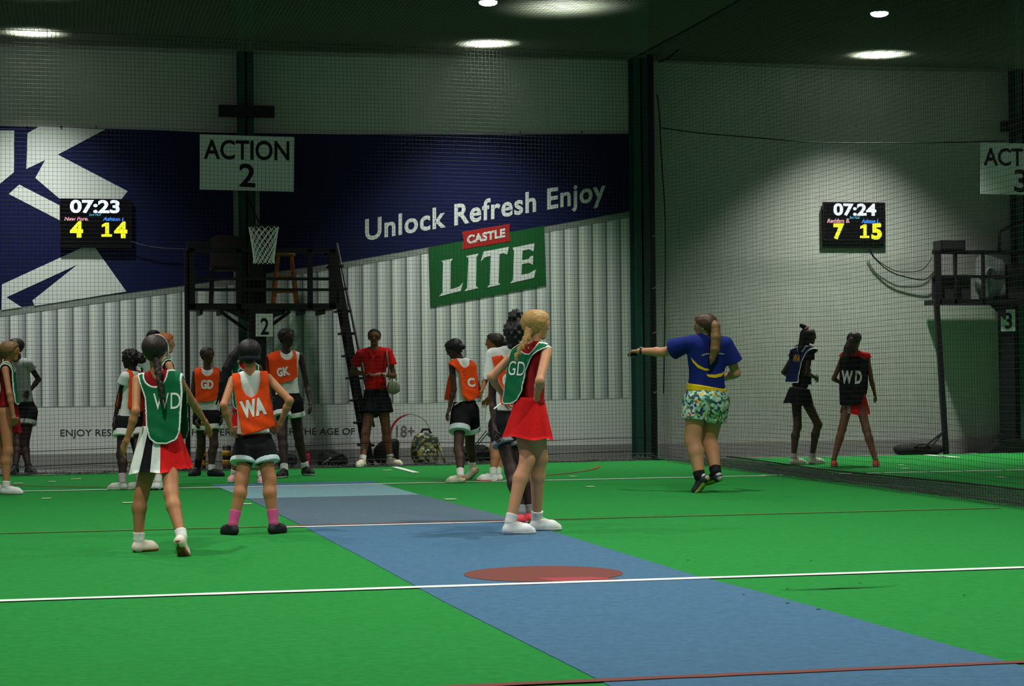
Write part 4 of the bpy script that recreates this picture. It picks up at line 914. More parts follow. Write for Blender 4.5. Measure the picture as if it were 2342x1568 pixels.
def hair(P, colr, extra=(), thick=.012, line=.012, slope=1.0, nape=.05, noise=0., rough=.55, chain=(), braid=(), name='hair', tail=None):
    """cap of hair over the skull; chain/braid: (u, v, depth offset, radius) points of tails and plaits"""
    k, hc, hf, hu = P.hs, P.hc, P.hf, P.hu; m = mat('hair_'+colr, HAIRC[colr], rough, noise=(70, .35, .4), spec=.35)
    caps = [Cap(hc+hu*.026*k-hf*.03*k, hc+hu*.026*k+hf*.02*k, .077*k+thick, .077*k+thick, .02), Cap(hc-hf*.035*k+hu*.02*k, hc-hf*.035*k-hu*nape*k, .07*k+thick*.8, .055*k, .03)]
    cl = [lambda X, Y, Z: (X-hc[0])*hf[0]+(Y-hc[1])*hf[1]+(Z-hc[2])*hf[2]-(line*k+slope*((X-hc[0])*hu[0]+(Y-hc[1])*hu[1]+(Z-hc[2])*hu[2]))]
    Dh = (hc-CC)@CF
    def post(D, X, Y, Z):
        x = (X-hc[0])*P.hr[0]+(Y-hc[1])*P.hr[1]+(Z-hc[2])*P.hr[2]; y = (X-hc[0])*hf[0]+(Y-hc[1])*hf[1]; D = D-.0018*np.sin(x*420)-(noise*np.sin(X*95+1)*np.sin(Y*88)*np.sin(Z*92+2) if noise else 0)
        for c in cl: D = np.maximum(D, c(X, Y, Z))
        return D
    hh = min(P.h, .0065)
    o = part(P, name, skin_mesh(caps, hh, 0, (), post, pad=.01), m)
    ex = list(extra)
    for ch in chain:
        pts = [px3(u, v, Dh+dz) for u, v, dz, r in ch]
        for i in range(len(ch)-1): ex.append(Cap(pts[i], pts[i+1], ch[i][3], ch[i+1][3], .012))
    for ch in braid:
        pts = [px3(u, v, Dh+dz) for u, v, dz, r in ch]; tot = []
        for i in range(len(pts)-1):
            n = max(2, int(np.linalg.norm(pts[i+1]-pts[i])/.02))
            tot += [(pts[i]+(pts[i+1]-pts[i])*j/n, ch[i][3]+(ch[i+1][3]-ch[i][3])*j/n) for j in range(n)]
        sd = CRH
        for i, (p, r) in enumerate(tot):
            q = sd*(r*.35*(1 if i % 2 else -1)); ex.append(Cap(p+q-UPZ*.006, p+q+UPZ*.012, r*.8, r*.7, .004))
    if ex:
        part(P, 'ponytail' if chain or braid else 'updo', skin_mesh(ex, hh, 0, (), (lambda D, X, Y, Z: D-noise*np.sin(X*95+1)*np.sin(Y*88)*np.sin(Z*92+2)-.0018*np.sin(X*380)) if not braid else None, pad=.01), m if tail is None else mat('hair_'+tail, HAIRC[tail], rough, noise=(70, .35, .4), spec=.35), o)
    return o
def alice(P, m, z=.0, w=.014, back=.0, rr=.083):
    k = P.hs; b = MB(); A = np.linspace(-.15*math.pi, 1.15*math.pi, 30); c = P.hc-P.hf*back*k+P.hu*z*k
    b.tube([c+P.hr*math.cos(a)*(rr+.012)*k+P.hu*math.sin(a)*(rr+.034)*k for a in A], w/2, 6); return b.build('headband', m, P.o)
def band(P, m, z=.03, r=.003, h=.02, name='headband', tiltf=0., rr=.09):
    k = P.hs; c = P.hc+P.hu*z*k-P.hf*.005*k; A = np.linspace(0, 2*math.pi, 48, endpoint=False); b = MB(); n = 48; V = []
    for q in (-1, 1):
        for ro in (0, .006): V += [c+P.hr*math.cos(a)*(rr*k+ro)+P.hf*math.sin(a)*(1.27*rr*k+ro)+P.hu*(q*h/2+tiltf*math.sin(a)*k) for a in A]
    F = []
    for j in range(n):
        kk = (j+1) % n; F += [(j, kk, n+kk, n+j), (2*n+j, 3*n+j, 3*n+kk, 2*n+kk), (n+j, n+kk, 3*n+kk, 3*n+j), (j, 2*n+j, 2*n+kk, kk)]
    b.add(V, F, 0, True); return b.build(name, m, P.o)

# ------------------------------------------------------------------ the people
Z1 = zm(0, 700, 3.4087); Z2 = zm(230, 740, 2.8); Z3 = zm(400, 700, 3.7325); Z4 = zm(960, 690, 2.8); Z5 = zm(1400, 680, 3.2667); Z6 = zm(1740, 700, 3.9194); Z7 = zm(740, 720, 4.0205)
def J(z, X, Y, *r): return z(X, Y)+r
orange = fmat('bib_orange', (232, 74, 20)); green = fmat('bib_green', (12, 98, 60)); wht = fmat('cloth_white', (222, 226, 220)); red = fmat('cloth_red', (206, 22, 22)); bk = fmat('cloth_black', (20, 20, 23)); dred = fmat('cloth_dark_red', (140, 20, 24))
silver = fmat('cloth_silver', (150, 156, 150)); navy = fmat('cloth_navy', (24, 34, 84)); shoew = mat('shoe_white', (226, 228, 224), .6); shoek = mat('shoe_black', (24, 24, 26), .6); shoec = mat('shoe_cream', (214, 204, 178), .7); coral = mat('shoe_coral', (226, 92, 70), .6)
solew = mat('sole_white', (206, 206, 200), .7); soleg = mat('sole_gum', (150, 84, 44), .7); solek = mat('sole_black', (18, 18, 18), .8); pinks = mat('sock_pink', (206, 84, 138), .8); sockw = mat('sock_white', (218, 218, 212), .85); sockk = mat('sock_black', (18, 18, 20), .9); grey = fmat('cloth_grey', (128, 132, 134)); lorange = mat('shoe_orange', (240, 92, 50), .6); prt = mat('print_white', (222, 224, 216), .7); pgold = mat('print_gold', (196, 140, 40), .7)

# --- WD, green bib and red white black dress, nearest, seen from behind
z = Z2
GRP = 'players in green bibs'; p = person('girl in green WD bib and striped red white dress seen from behind', 1.41, (355, 1264), 5, z(352, 170), z(362, 315), z(385, 830),
    dict(l=[J(z, 226, 560, -1), J(z, 168, 745, 1), J(z, 124, 850, 1), dict(curl=.5)], r=[J(z, 590, 505, 1), J(z, 668, 625, 1), J(z, 712, 700, 1), dict(curl=.6)]),
    dict(l=[J(z, 262, 1090), z(245, 1462)+(40,)], r=[J(z, 452, 1085), z(528, 1488)+(12, 42)]), 'tan', .84, hyaw=8, h=.006, shw=.162)
shirt(p, dred, z(0, 700)[1], 0., .010)
skirt(p, z(0, 650)[1], z(0, 940)[1], .115, .205, [(-.42, wht), (-.10, bk), (.22, wht), (1.1, red)], 9, .07, shift=(-.008, 0), tilt=.035)
gb = bib(p, green, [z(*q) for q in ((222, 318), (505, 285), (522, 440), (520, 690), (500, 742), (440, 770), (370, 768), (325, 735), (300, 650), (285, 480))], wht, off=.022, flare=.03, hole=(.085, .10), low=.04)
letters(p, gb, 'WD', z(420, 495), .105, -1, prt, .0, 1.1, sx=.66)
shoes(p, mat('shoe_pale', (222, 206, 190), .6), soleg, None, sockw, .05)
hair(p, 'dark', thick=.014, braid=[[(*z(362, 240), -.09, .024), (*z(368, 310), -.13, .022), (*z(378, 370), -.15, .017)], [(*z(378, 370), -.15, .02), (*z(388, 450), -.165, .017), (*z(392, 530), -.17, .009)]])
alice(p, mat('headband_silver', (190, 186, 180), .4), back=-.015)

# --- WA, orange bib, hands on hips, seen from behind
GRP = 'players in orange bibs'; p = person('girl in orange WA bib and pink socks with hands on hips', 1.42, (580, 1222), -6, z(955, 190), z(958, 318), z(985, 800),
    dict(l=[J(z, 788, 522, -1), J(z, 838, 680, 1), J(z, 880, 695, 1), dict(curl=.8, thumb=-1)], r=[J(z, 1212, 492, -1), J(z, 1150, 640, 1), J(z, 1108, 672, 1), dict(curl=.8, thumb=-1)]),
    dict(l=[J(z, 905, 1000), z(848, 1352)+(-38,)], r=[J(z, 1082, 1000), z(1108, 1345)+(26,)]), 'tan', .86, hyaw=0, h=.006, shw=.15)
shirt(p, wht, z(0, 705)[1], 0., .012, neck=.07)
shorts(p, bk, .46, fmat('cuff_pale', (186, 206, 206)), .15, .12, .026, .03)
ob = bib(p, orange, [z(*q) for q in ((838, 318), (1070, 300), (1082, 450), (1122, 655), (1010, 690), (905, 718), (868, 500))], None, off=.024, flare=.035, hole=(.085, .20))
letters(p, ob, 'WA', z(977, 538), .108, -1, prt, .06, 1.0, roll=8, sx=.6)
shoes(p, shoek, solek, None, pinks, .10)
hair(p, 'black', thick=.016, nape=.06, extra=())
band(p, mat('strap_goggle', (44, 42, 62), .5), z=-.035, h=.03, name='goggle_strap', rr=.084)

# --- GD, green bib, red dress, white trainers
z = Z4
GRP = 'players in green bibs'; p = person('girl in green GD bib and bright red dress with blond braid and white trainers', 1.62, (1208, 1222), 48, z(748, 150), z(728, 268), z(700, 735),
    dict(l=[J(z, 458, 480, -1), J(z, 545, 610, 1), J(z, 590, 650, 1), dict(curl=.8, thumb=-1)], r=[J(z, 768, 505, -1), J(z, 748, 618, 1), J(z, 800, 625, 1), dict(curl=1.0)]),
    dict(l=[J(z, 690, 1010), z(580, 1490)+(82,)], r=[J(z, 772, 1000), z(750, 1468)+(80,)]), 'light', .84, hyaw=58, h=.006, shw=.15, hdz=.02)
shirt(p, dred, z(0, 650)[1], 0., .012, neck=.07)
skirt(p, z(0, 610)[1], z(0, 868)[1], .112, .188, [(1.1, red)], 8, .06, shift=(.0, 0), depth=.8)
gb = bib(p, green, [z(*q) for q in ((575, 300), (640, 235), (772, 262), (775, 290), (712, 350), (668, 440), (664, 570), (638, 630), (600, 655), (560, 658), (540, 640), (548, 420))], wht, off=.022, flare=.03, hole=(.085, .075), tw=.009)
letters(p, gb, 'GD', z(607, 425), .10, -1, prt, .0, 1.0, sx=.72)
shoes(p, shoew, solew, mat('lace', (236, 238, 236), .7), sockw, .06)
hair(p, 'blond', thick=.016, braid=[[(*z(700, 175), -.07, .028), (*z(688, 230), -.11, .026), (*z(650, 290), -.13, .022), (*z(622, 345), -.14, .018), (*z(604, 392), -.14, .010)]], extra=[])

# --- dark haired player behind GD
GRP = 'players in orange bibs'; p = person('girl with tall black updo, orange bib over white shirt, hidden behind the girl in red', 1.60, (1193, 1196), 8, z(622, 205), z(598, 305), z(580, 790),
    dict(l=[J(z, 470, 625, -1), J(z, 478, 800, -1), J(z, 486, 880, -1), dict(curl=.6)], r=[J(z, 690, 560, 1), J(z, 690, 760, 1)]),
    dict(l=[J(z, 590, 1085), z(650, 1422)+(15,)], r=[J(z, 680, 1085), z(706, 1415)+(20,)]), 'deep', .86, hyaw=12, h=.0075, shw=.165)
shirt(p, wht, z(0, 792)[1], .55, .014, sl_r=.016)
shorts(p, bk, .42, grey, .08, .12, .024, .02)
ob = bib(p, orange, [z(*q) for q in ((455, 350), (640, 320), (650, 500), (600, 660), (520, 660), (505, 520))], None, off=.026, flare=.02, hole=(.09, .09))
letters(p, ob, 'GA', z(585, 500), .085, -1, prt, .05, sx=.75)
b = MB(); q0 = px3(*z(520, 650), (p.pv-CC)@CF-.14); q1 = px3(*z(476, 685), (p.pv-CC)@CF-.16); b.bar(q0, q1, .03, .006); b.build('tie_strap', prt, p.o)
shoes(p, mat('shoe_hot_pink', (232, 70, 84), .6), solew, None, grey, .05)
hair(p, 'black', thick=.022, noise=.012, extra=[Cap(p.hc+p.hu*.08-p.hf*.02, p.hc+p.hu*.13-p.hf*.03, .075, .06, .03), Cap(p.hc-p.hf*.05, p.hc-p.hf*.05-p.hu*.06, .08, .07, .03)])

# --- profile girl beyond her
GRP = 'players in orange bibs'; p = person('girl in orange bib with tied back brown hair, facing left in profile', 1.56, (1133, 1100), -80, z(478, 262), z(505, 350), z(510, 780),
    dict(l=[J(z, 425, 480, 1), J(z, 396, 575, -1), J(z, 372, 600, -1), dict(curl=.7)], r=[J(z, 480, 560, 1), J(z, 440, 620, 1)]),
    dict(l=[J(z, 478, 950), z(468, 1150)+(-85,)], r=[J(z, 505, 950), z(500, 1148)+(-80,)]), 'tan', .84, hyaw=-78, h=.008, shw=.145)
shirt(p, wht, z(0, 800)[1], .25, .012)
shorts(p, bk, .45, grey, .1, .12, .024, .02)
bib(p, orange, ('d', z(0, 660)[1], .15, .16), None, off=.026, flare=.025)
shoes(p, shoew, lorange, None, sockw, .06)
hair(p, 'dark', thick=.012, extra=[Cap(p.hc-p.hf*.105+p.hu*.0, p.hc-p.hf*.12+p.hu*.0, .038, .034, .015)])
tow = MB(); c = at(*z(436, 720), fl(1133, 1100)[1]-.16)
tow.prism([c+V3(-.012, 0, .09), c+V3(.014, .004, .09), c+V3(.026, 0, -.085), c+V3(-.03, 0, -.08)], (0, .035, 0))
tag(tow.build('towel', wht, origin=tuple(c)), 'small white towel hanging beside the girl in profile', 'towel')

# --- C player
GRP = 'players in orange bibs'; p = person('girl in orange C bib looking down, walking left past the camouflage backpack', 1.50, (1058, 1102), -42, z(218, 300), z(265, 372), z(290, 700),
    dict(l=[J(z, 218, 560, -1), J(z, 188, 690, -1), J(z, 166, 750, -1), dict(curl=.6)], r=[J(z, 372, 560, 1), J(z, 378, 580, 1), J(z, 396, 566, 1)]),
    dict(l=[J(z, 248, 950), z(262, 1160)+(-68,)], r=[J(z, 322, 930, .06), z(322, 1136)+(-60, 38)]), 'dark', .88, hyaw=-62, hpitch=-24, h=.0075, shw=.15)
shirt(p, wht, z(0, 668)[1], 0., .014)
shorts(p, bk, .52, fmat('cuff_pale', (186, 206, 206)), .13, .12, .028, .04)
ob = bib(p, orange, [z(*q) for q in ((205, 395), (240, 360), (345, 370), (372, 400), (372, 560), (380, 610), (300, 640), (262, 600), (258, 460))], None, off=.026, flare=.03, hole=(.085, .09), sides='b')
letters(p, ob, 'C', z(335, 515), .085, -1, prt, .05)
b = MB(); dC = (p.pv-CC)@CF
fr = [px3(*z(*q), dC+.10) for q in ((212, 400), (228, 470), (196, 632), (156, 626), (178, 500))]; b.prism(fr, tuple(CFH*.022)); b.build('bib_front', orange, p.o)
b = MB(); b.bar(px3(*z(272, 630), dC-.14), px3(*z(222, 660), dC-.15), .03, .006); b.build('tie_strap', prt, p.o)
shoes(p, shoec, solew, None, sockw, .075, accent=lorange)
hair(p, 'black', thick=.012, nape=.05, extra=[Cap(p.hc-p.hf*.08-p.hu*.01, p.hc-p.hf*.11-p.hu*.03, .05, .03, .02)])

# --- woman in red by the ladder
z = Z7
GRP = None; p = person('woman in red polo shirt, black shorts and glasses standing by the ladder', 1.76, (860, 1067), 178, z(466, 205), z(466, 312), z(488, 800),
    dict(r=[J(z, 262, 520, 1), J(z, 400, 545, -1), J(z, 470, 540, -1), dict(curl=.5, n=-UPZ)], l=[J(z, 648, 560, 1), J(z, 545, 548, -1), J(z, 480, 528, -1), dict(curl=.5, n=-UPZ)]),
    dict(r=[J(z, 388, 1085), z(360, 1398)+(195,)], l=[J(z, 578, 1060), z(615, 1388)+(125,)]), 'brown', .84, hyaw=178, h=.0075, shw=.165)
shirt(p, red, z(0, 715)[1], .55, .016, sl_r=.012, neck=.07)
b = MB(); kk = p.nk-p.up*.03
for q in (-1, 1): b.prism([kk+p.fw*.075+p.lat*q*.005-p.up*.085, kk+p.fw*.06+p.lat*q*.07+p.up*.01, kk+p.fw*.085+p.lat*q*.055-p.up*.04], p.fw*.008)
b.build('collar', red, p.o)
shorts(p, bk, .38, None, 0, .16, .03, .05)
shoes(p, shoec, solew, None, sockw, .05)
hair(p, 'black', thick=.008, line=.0, nape=.02)
g_ = MB(); c = p.hc+p.hf*.098*p.hs+p.hu*.012
for q in (-1, 1):
    g_.tube([c+p.hr*(q*.031+.022*math.cos(a))+p.hu*.016*math.sin(a) for a in np.linspace(0, 2*math.pi, 18, endpoint=False)], .0028, 5, closed=True); g_.tube([c+p.hr*q*.053, c+p.hr*q*.078-p.hf*.09], .0025, 5)
g_.tube([c-p.hr*.01, c+p.hr*.01], .0028, 5); g_.build('glasses', mat('glasses_frame', (14, 14, 14), .3), p.o)
b = MB(); b.lathe(p.wr['l']+(p.el['l']-p.wr['l'])*.12, [(.029, -.012), (.031, 0), (.029, .012)], 16, ax=p.el['l']-p.wr['l']); b.build('wristband', mat('watch_silver', (190, 190, 180), .3), p.o)
# her shoulder bag
dW = (p.pv-CC)@CF; bagm = mat('bag_olive', (132, 134, 104), .7, noise=(30, .1, .1)); c = px3(*z(642, 668), dW-.06)
hb = empty('shoulder_bag', tuple(c), label='olive shoulder bag hanging at the side of the woman in red', cat='bag')
V, F = blob(c, (.082, .045, .085), 21, .06, 14); b = MB(); b.add(V, F, 0, True); b.build('pouch', bagm, hb)
b = MB(); b.tube([px3(*z(588, 318), dW-.02), px3(*z(582, 345), dW-.105), px3(*z(592, 440), dW-.14), px3(*z(610, 600), dW-.10)], .010, 6); b.tube([px3(*z(588, 318), dW-.02), px3(*z(612, 330), dW+.10), px3(*z(640, 450), dW+.12), px3(*z(672, 600), dW-.05)], .009, 6); b.build('strap', bagm, hb)

# --- tall GK
z = Z3
GRP = 'players in orange bibs'; p = person('tall girl in orange GK bib standing right of the platform centre post', 1.71, (676, 1090), 158, z(956, 268), z(945, 392), z(965, 820),
    dict(r=[J(z, 830, 610, 1), J(z, 845, 790, -1), J(z, 848, 860, -1)], l=[J(z, 1128, 680, 1), J(z, 1158, 835, -1), J(z, 1154, 915, -1), dict(curl=.4)]),
    dict(r=[J(z, 915, 1110), z(935, 1462)+(195,)], l=[J(z, 1055, 1105), z(1115, 1442)+(145,)]), 'deep', .84, hyaw=130, h=.0075, shw=.17)
shirt(p, wht, z(0, 782)[1], .0, .014)
shorts(p, bk, .42, wht, .13, .1, .024, .02)
ob = bib(p, orange, [z(*q) for q in ((800, 395), (860, 375), (1035, 365), (1045, 400), (1050, 600), (990, 640), (910, 662), (830, 650), (812, 560))], None, off=.024, flare=.015, hole=(.075, .085))
letters(p, ob, 'GK', z(928, 558), .088, 1, prt, .05, roll=6, sx=.82)
shoes(p, shoek, solew, None, sockw, .06)
hair(p, 'black', thick=.009, line=.0, nape=.03)

# --- GD boy
GRP = 'players in orange bibs'; p = person('child with cropped hair in orange GD bib standing by the left platform leg', 1.50, (480, 1090), 168, z(278, 420), z(275, 535), z(272, 935),
    dict(r=[J(z, 150, 775, 1), J(z, 178, 960, -1), J(z, 190, 1040, -1)], l=[J(z, 398, 770, 1), J(z, 402, 940, -1), J(z, 398, 1010, -1)]),
    dict(r=[J(z, 225, 1170), z(192, 1445)+(205,)], l=[J(z, 335, 1185), z(312, 1450)+(110,)]), 'dark', .86, hyaw=140, h=.0075, shw=.15)
shirt(p, wht, z(0, 940)[1], .0, .014)
shorts(p, bk, .45, wht, .16, .08, .026, .02)
ob = bib(p, orange, [z(*q) for q in ((168, 535), (230, 512), (330, 512), (382, 530), (385, 680), (372, 795), (270, 822), (176, 815), (172, 680))], None, off=.024, flare=.012, hole=(.075, .085))
letters(p, ob, 'GD', z(276, 668), .092, 1, prt, .05, sx=.72)
shoes(p, shoek, solek, None, sockw, .05, keys='l'); shoes(p, shoek, solek, None, sockk, .12, keys='r')
hair(p, 'black', thick=.004, line=.0, nape=.02)

# --- green G player with long braids, half hidden behind WA
GRP = 'players in green bibs'; p = person('girl with long black braids in green bib, half hidden behind the WA player', 1.50, (566, 1105), 168, z(598, 395), z(600, 490), z(600, 900),
    dict(r=[J(z, 438, 680, 1), J(z, 412, 860, -1), J(z, 415, 930, -1)], l=[J(z, 775, 690, 1), J(z, 800, 860, -1), J(z, 800, 930, -1)]),
    dict(r=[J(z, 555, 1180), z(505, 1500)+(190,)], l=[J(z, 690, 1180), z(738, 1512)+(172,)]), 'brown', .84, hyaw=195, hpitch=-8, h=.0075, shw=.165)
shirt(p, red, z(0, 900)[1], 0., .012)
skirt(p, z(0, 870)[1], z(0, 1060)[1], .115, .17, [(1.1, red)], 9, .06)
gb = bib(p, green, [z(*q) for q in ((482, 500), (540, 462), (660, 462), (720, 500), (722, 700), (710, 850), (660, 890), (530, 890), (490, 850))], wht, off=.024, flare=.02, hole=(.075, .07))
letters(p, gb, 'GS', z(585, 560), .09, 1, prt, .0, sx=.8)
shoes(p, mat('shoe_pink_pale', (214, 160, 160), .6), solew, None, sockw, .05)
hair(p, 'black', thick=.012, line=.0, chain=[[(*z(560, 370), -.06, .05), (*z(500, 430), -.10, .05), (*z(440, 530), -.14, .045), (*z(405, 650), -.16, .035), (*z(385, 740), -.16, .02), (*z(352, 840), -.16, .008)],
    [(*z(545, 400), -.08, .035), (*z(480, 500), -.13, .03), (*z(440, 620), -.16, .022), (*z(415, 760), -.165, .014), (*z(400, 800), -.165, .007)]])

# --- left group
z = Z1
GRP = 'players in green bibs'; p = person('girl with blond ponytail in green bib and red dress, cut by the left edge', 1.50, (8, 1131), 82, z(80, 352), z(52, 458), z(45, 830),
    dict(r=[J(z, 72, 680, -1), J(z, 108, 870, 1), J(z, 122, 945, 1), dict(curl=.5)], l=[J(z, 70, 660, 1), J(z, 80, 850, 1)]),
    dict(r=[J(z, 62, 1130), z(48, 1468)+(88,)], l=[J(z, -20, 1130), z(-30, 1462)+(80,)]), 'tan', .84, hyaw=84, h=.0065, shw=.14)
shirt(p, dred, z(0, 780)[1], 0., .012)
skirt(p, z(0, 740)[1], z(0, 982)[1], .108, .150, [(1.1, dred)], 9, .05, shift=(.005, 0))
bib(p, green, ('d', z(0, 765)[1], .12, .12), wht, off=.03, flare=.035, hole=(.08, .07))
shoes(p, shoew, solew, mat('lace', (236, 238, 236), .7), sockw, .05)
hair(p, 'mixed', thick=.013, line=.03, chain=[[(*z(10, 340), 0, .03), (*z(-5, 390), 0, .035), (*z(-8, 450), 0, .03), (*z(-5, 520), 0, .012)]])
GRP = None; p = person('person in silver shirt and black shorts, hand on hip at far left', 1.62, (58, 1084), 205, z(122, 318), z(140, 425), z(190, 820),
    dict(l=[J(z, 302, 570, 1), J(z, 225, 668, -1), J(z, 195, 690, -1), dict(curl=.7, thumb=-1)], r=[J(z, 95, 600, 1), J(z, 110, 760, -1), J(z, 112, 820, -1)]),
    dict(l=[J(z, 192, 1075), z(222, 1308)+(140,)], r=[J(z, 130, 1075), z(120, 1310)+(190,)]), 'deep', .86, hyaw=215, h=.008, shw=.15)
shirt(p, silver, z(0, 752)[1], .3, .022)
shorts(p, bk, .40, silver, .12, .12, .026, .02)
shoes(p, shoek, solek, None, sockk, .03)
hair(p, 'black', thick=.010, line=0., nape=.03)
GRP = 'players in orange bibs'; p = person('girl with black afro bun in orange bib over white shirt, behind the WD girl', 1.45, (275, 1120), -62, z(1015, 412), z(1040, 520), z(1000, 905),
    dict(l=[J(z, 930, 715, 1), J(z, 895, 880, -1), J(z, 876, 950, -1), dict(curl=.5)], r=[J(z, 1120, 720, 1), J(z, 1100, 880, 1)]),
    dict(l=[J(z, 945, 1160), z(955, 1432)+(-80,)], r=[J(z, 1080, 1160), z(1090, 1428)+(-70,)]), 'deep', .86, hyaw=-70, h=.0075, shw=.155)
shirt(p, wht, z(0, 965)[1], .3, .014)
shorts(p, bk, .42, wht, .19, .08, .026, .03)
bib(p, orange, ('d', z(0, 810)[1], .12, .125), None, off=.026, flare=.015)
shoes(p, mat('shoe_grey', (190, 194, 184), .7), solew, None, mat('sock_mauve', (176, 160, 160), .8), .09)
hair(p, 'black', thick=.014, noise=.012, extra=[Cap(p.hc-p.hf*.125+p.hu*.01, p.hc-p.hf*.13, .055, .05, .02)])
GRP = 'players in green bibs'; p = person('girl with ginger hair in green bib looking right, behind the WD girl', 1.60, (357, 1119), 62, z(1288, 290), z(1285, 420), z(1270, 850),
    dict(r=[J(z, 1385, 640, -1), J(z, 1418, 780, 1), J(z, 1420, 850, 1), dict(curl=.5)], l=[J(z, 1200, 640, 1), J(z, 1180, 800, 1)]),
    dict(l=[J(z, 1215, 1150), z(1190, 1432)+(20,)], r=[J(z, 1240, 1150), z(1232, 1432)+(15,)]), 'light', .84, hyaw=86, h=.0075, shw=.155)
shirt(p, dred, z(0, 780)[1], 0., .012)
skirt(p, z(0, 740)[1], z(0, 1000)[1], .11, .15, [(1.1, red)], 9, .05)
bib(p, green, ('d', z(0, 765)[1], .135, .13), wht, off=.028, flare=.03, hole=(.08, .07))
shoes(p, shoew, solek, None, sockw, .06)
hair(p, 'red', thick=.013, line=.02, extra=[Cap(p.hc-p.hf*.11, p.hc-p.hf*.13-p.hu*.05, .04, .02, .02)])
GRP = None; p = person('person whose dark hair alone shows above the WD girl', 1.70, (350, 1081), 150, z(1200, 255), z(1200, 360), z(1200, 790),
    dict(r=[J(z, 1130, 560, 1), J(z, 1140, 720, -1)], l=[J(z, 1262, 560, 1), J(z, 1255, 720, -1)]),
    dict(r=[J(z, 1172, 1050), z(1165, 1300)+(185,)], l=[J(z, 1225, 1050), z(1235, 1300)+(170,)]), 'dark', .84, h=.009, shw=.15)
shirt(p, wht, z(0, 780)[1], .4, .014); shorts(p, bk, .4, None, 0, .12, .024, .02); shoes(p, shoek, solek); hair(p, 'black', thick=.010, line=0.)

# --- umpire pointing left
z = Z5
GRP = None; p = person('woman umpire in blue and yellow shirt and floral shorts pointing left', 1.76, (1610, 1127), -12, z(692, 215), z(712, 305), z(702, 770),
    dict(l=[J(z, 385, 408, 1), J(z, 205, 400, 1), J(z, 130, 402, 1), dict(curl=.9, n=-UPZ)], r=[J(z, 925, 565, 1), J(z, 842, 600, 1), J(z, 800, 605, 1)]),
    dict(l=[J(z, 600, 1070, .04), z(652, 1458)+(-58, 50)], r=[J(z, 722, 1075, .16), z(722, 1398)+(-40, 14, .07)]), 'light', 1.12, hyaw=-62, h=.006, shw=.175, hs=1.03)
bluem = fmat('shirt_blue', (23, 38, 114)); yel = fmat('cloth_yellow', (226, 190, 24))
shirt(p, bluem, z(0, 672)[1], .62, .018, sl_r=.022, neck=.07)
w = p.s*p.g
part(p, 'shirt_hem', skin_mesh([Cap(p.pv+p.lat*q*.055*w+p.up*.14, p.pv+p.lat*q*.06*w, .086*w, .094*w, .03, p.fw, .8) for q in (-1, 1)], .0065, .028, [plane(p.pv+p.up*vcut(p, z(0, 706)[1]), -p.up-p.lat*.10), plane(p.pv+p.up*vcut(p, z(0, 662)[1]), p.up+p.lat*.14)]), yel)
# yellow sweeps on the back of the shirt, laid onto its surface
def decal(P, VF, pts, m, name, off=.003):
    bv = BVHTree.FromPolygons([tuple(v) for v in VF[0]], [tuple(int(i) for i in f) for f in VF[1]]); b = MB(); n = len(pts)//2; rows_ = []
    for k in range(n):
        a, c = np.array(pts[k]), np.array(pts[-1-k])
        rows_.append([a+(c-a)*t for t in np.linspace(0, 1, 5)])
    fine = []
    for k in range(n-1):
        for t in np.linspace(0, 1, 9)[:-1]: fine.append([rows_[k][i]*(1-t)+rows_[k+1][i]*t for i in range(5)])
    fine.append(rows_[-1]); V = []; ok = []
    for r_ in fine:
        for uv in r_:
            d = nrm(ray(*uv)); h = bv.ray_cast(Vector(CC), Vector(d)); ok.append(h[0] is not None); V.append(np.array(h[0])-d*off+np.array(h[1])*.002 if h[0] is not None else CC)
    F = [(k*5+i, k*5+i+1, k*5+5+i+1, k*5+5+i) for k in range(len(fine)-1) for i in range(4) if all(ok[j] for j in (k*5+i, k*5+i+1, k*5+5+i+1, k*5+5+i))]
    b.add(V, F, 0, True); return b.build(name, m, P.o)
caps = list(p.torso)+[Cap(p.pv+p.lat*q*.06*w, p.pv+p.lat*q*.066*w, .094*w, .098*w, .03, p.fw, .85) for q in (-1, 1)]
svf = skin_mesh(caps, .0065, .018)
decal(p, svf, [z(*q) for q in ((590, 448), (640, 500), (690, 528), (730, 534), (728, 546), (690, 545), (640, 525), (600, 480))], yel, 'yellow_stripe')
decal(p, svf, [z(*q) for q in ((700, 574), (770, 576), (815, 565), (858, 535), (852, 550), (815, 590), (770, 600), (722, 594))], yel, 'yellow_stripe')
decal(p, svf, [z(*q) for q in ((668, 428), (700, 416), (800, 412), (838, 420), (836, 428), (800, 422), (704, 426), (672, 438))], silver, 'back_print')
def floral():
    m = bpy.data.materials.new('floral_print'); m.use_nodes = True; nt = m.node_tree; b = nt.nodes['Principled BSDF']; b.inputs['Roughness'].default_value = .8
    tc = nt.nodes.new('ShaderNodeTexCoord'); v = nt.nodes.new('ShaderNodeTexVoronoi'); v.inputs['Scale'].default_value = 42; nt.links.new(tc.outputs['Object'], v.inputs['Vector'])
    sp = nt.nodes.new('ShaderNodeSeparateColor'); nt.links.new(v.outputs['Color'], sp.inputs[0])
    cr = nt.nodes.new('ShaderNodeValToRGB'); cr.color_ramp.interpolation = 'CONSTANT'; nt.links.new(sp.outputs[0], cr.inputs[0]); e = cr.color_ramp.elements
    e[0].color = s2l((176, 204, 188))+(1,); e[1].position = .22; e[1].color = s2l((40, 84, 64))+(1,)
    for pp, c in ((.38, (128, 190, 168)), (.5, (36, 48, 110)), (.62, (206, 214, 200)), (.74, (120, 160, 60)), (.84, (200, 70, 90)), (.88, (60, 120, 90)), (.95, (214, 190, 70))): x = e.new(pp); x.color = s2l(c)+(1,)
    nt.links.new(cr.outputs[0], b.inputs['Base Color']); return m
shorts(p, floral(), .46, None, 0, .10, .022, .03)
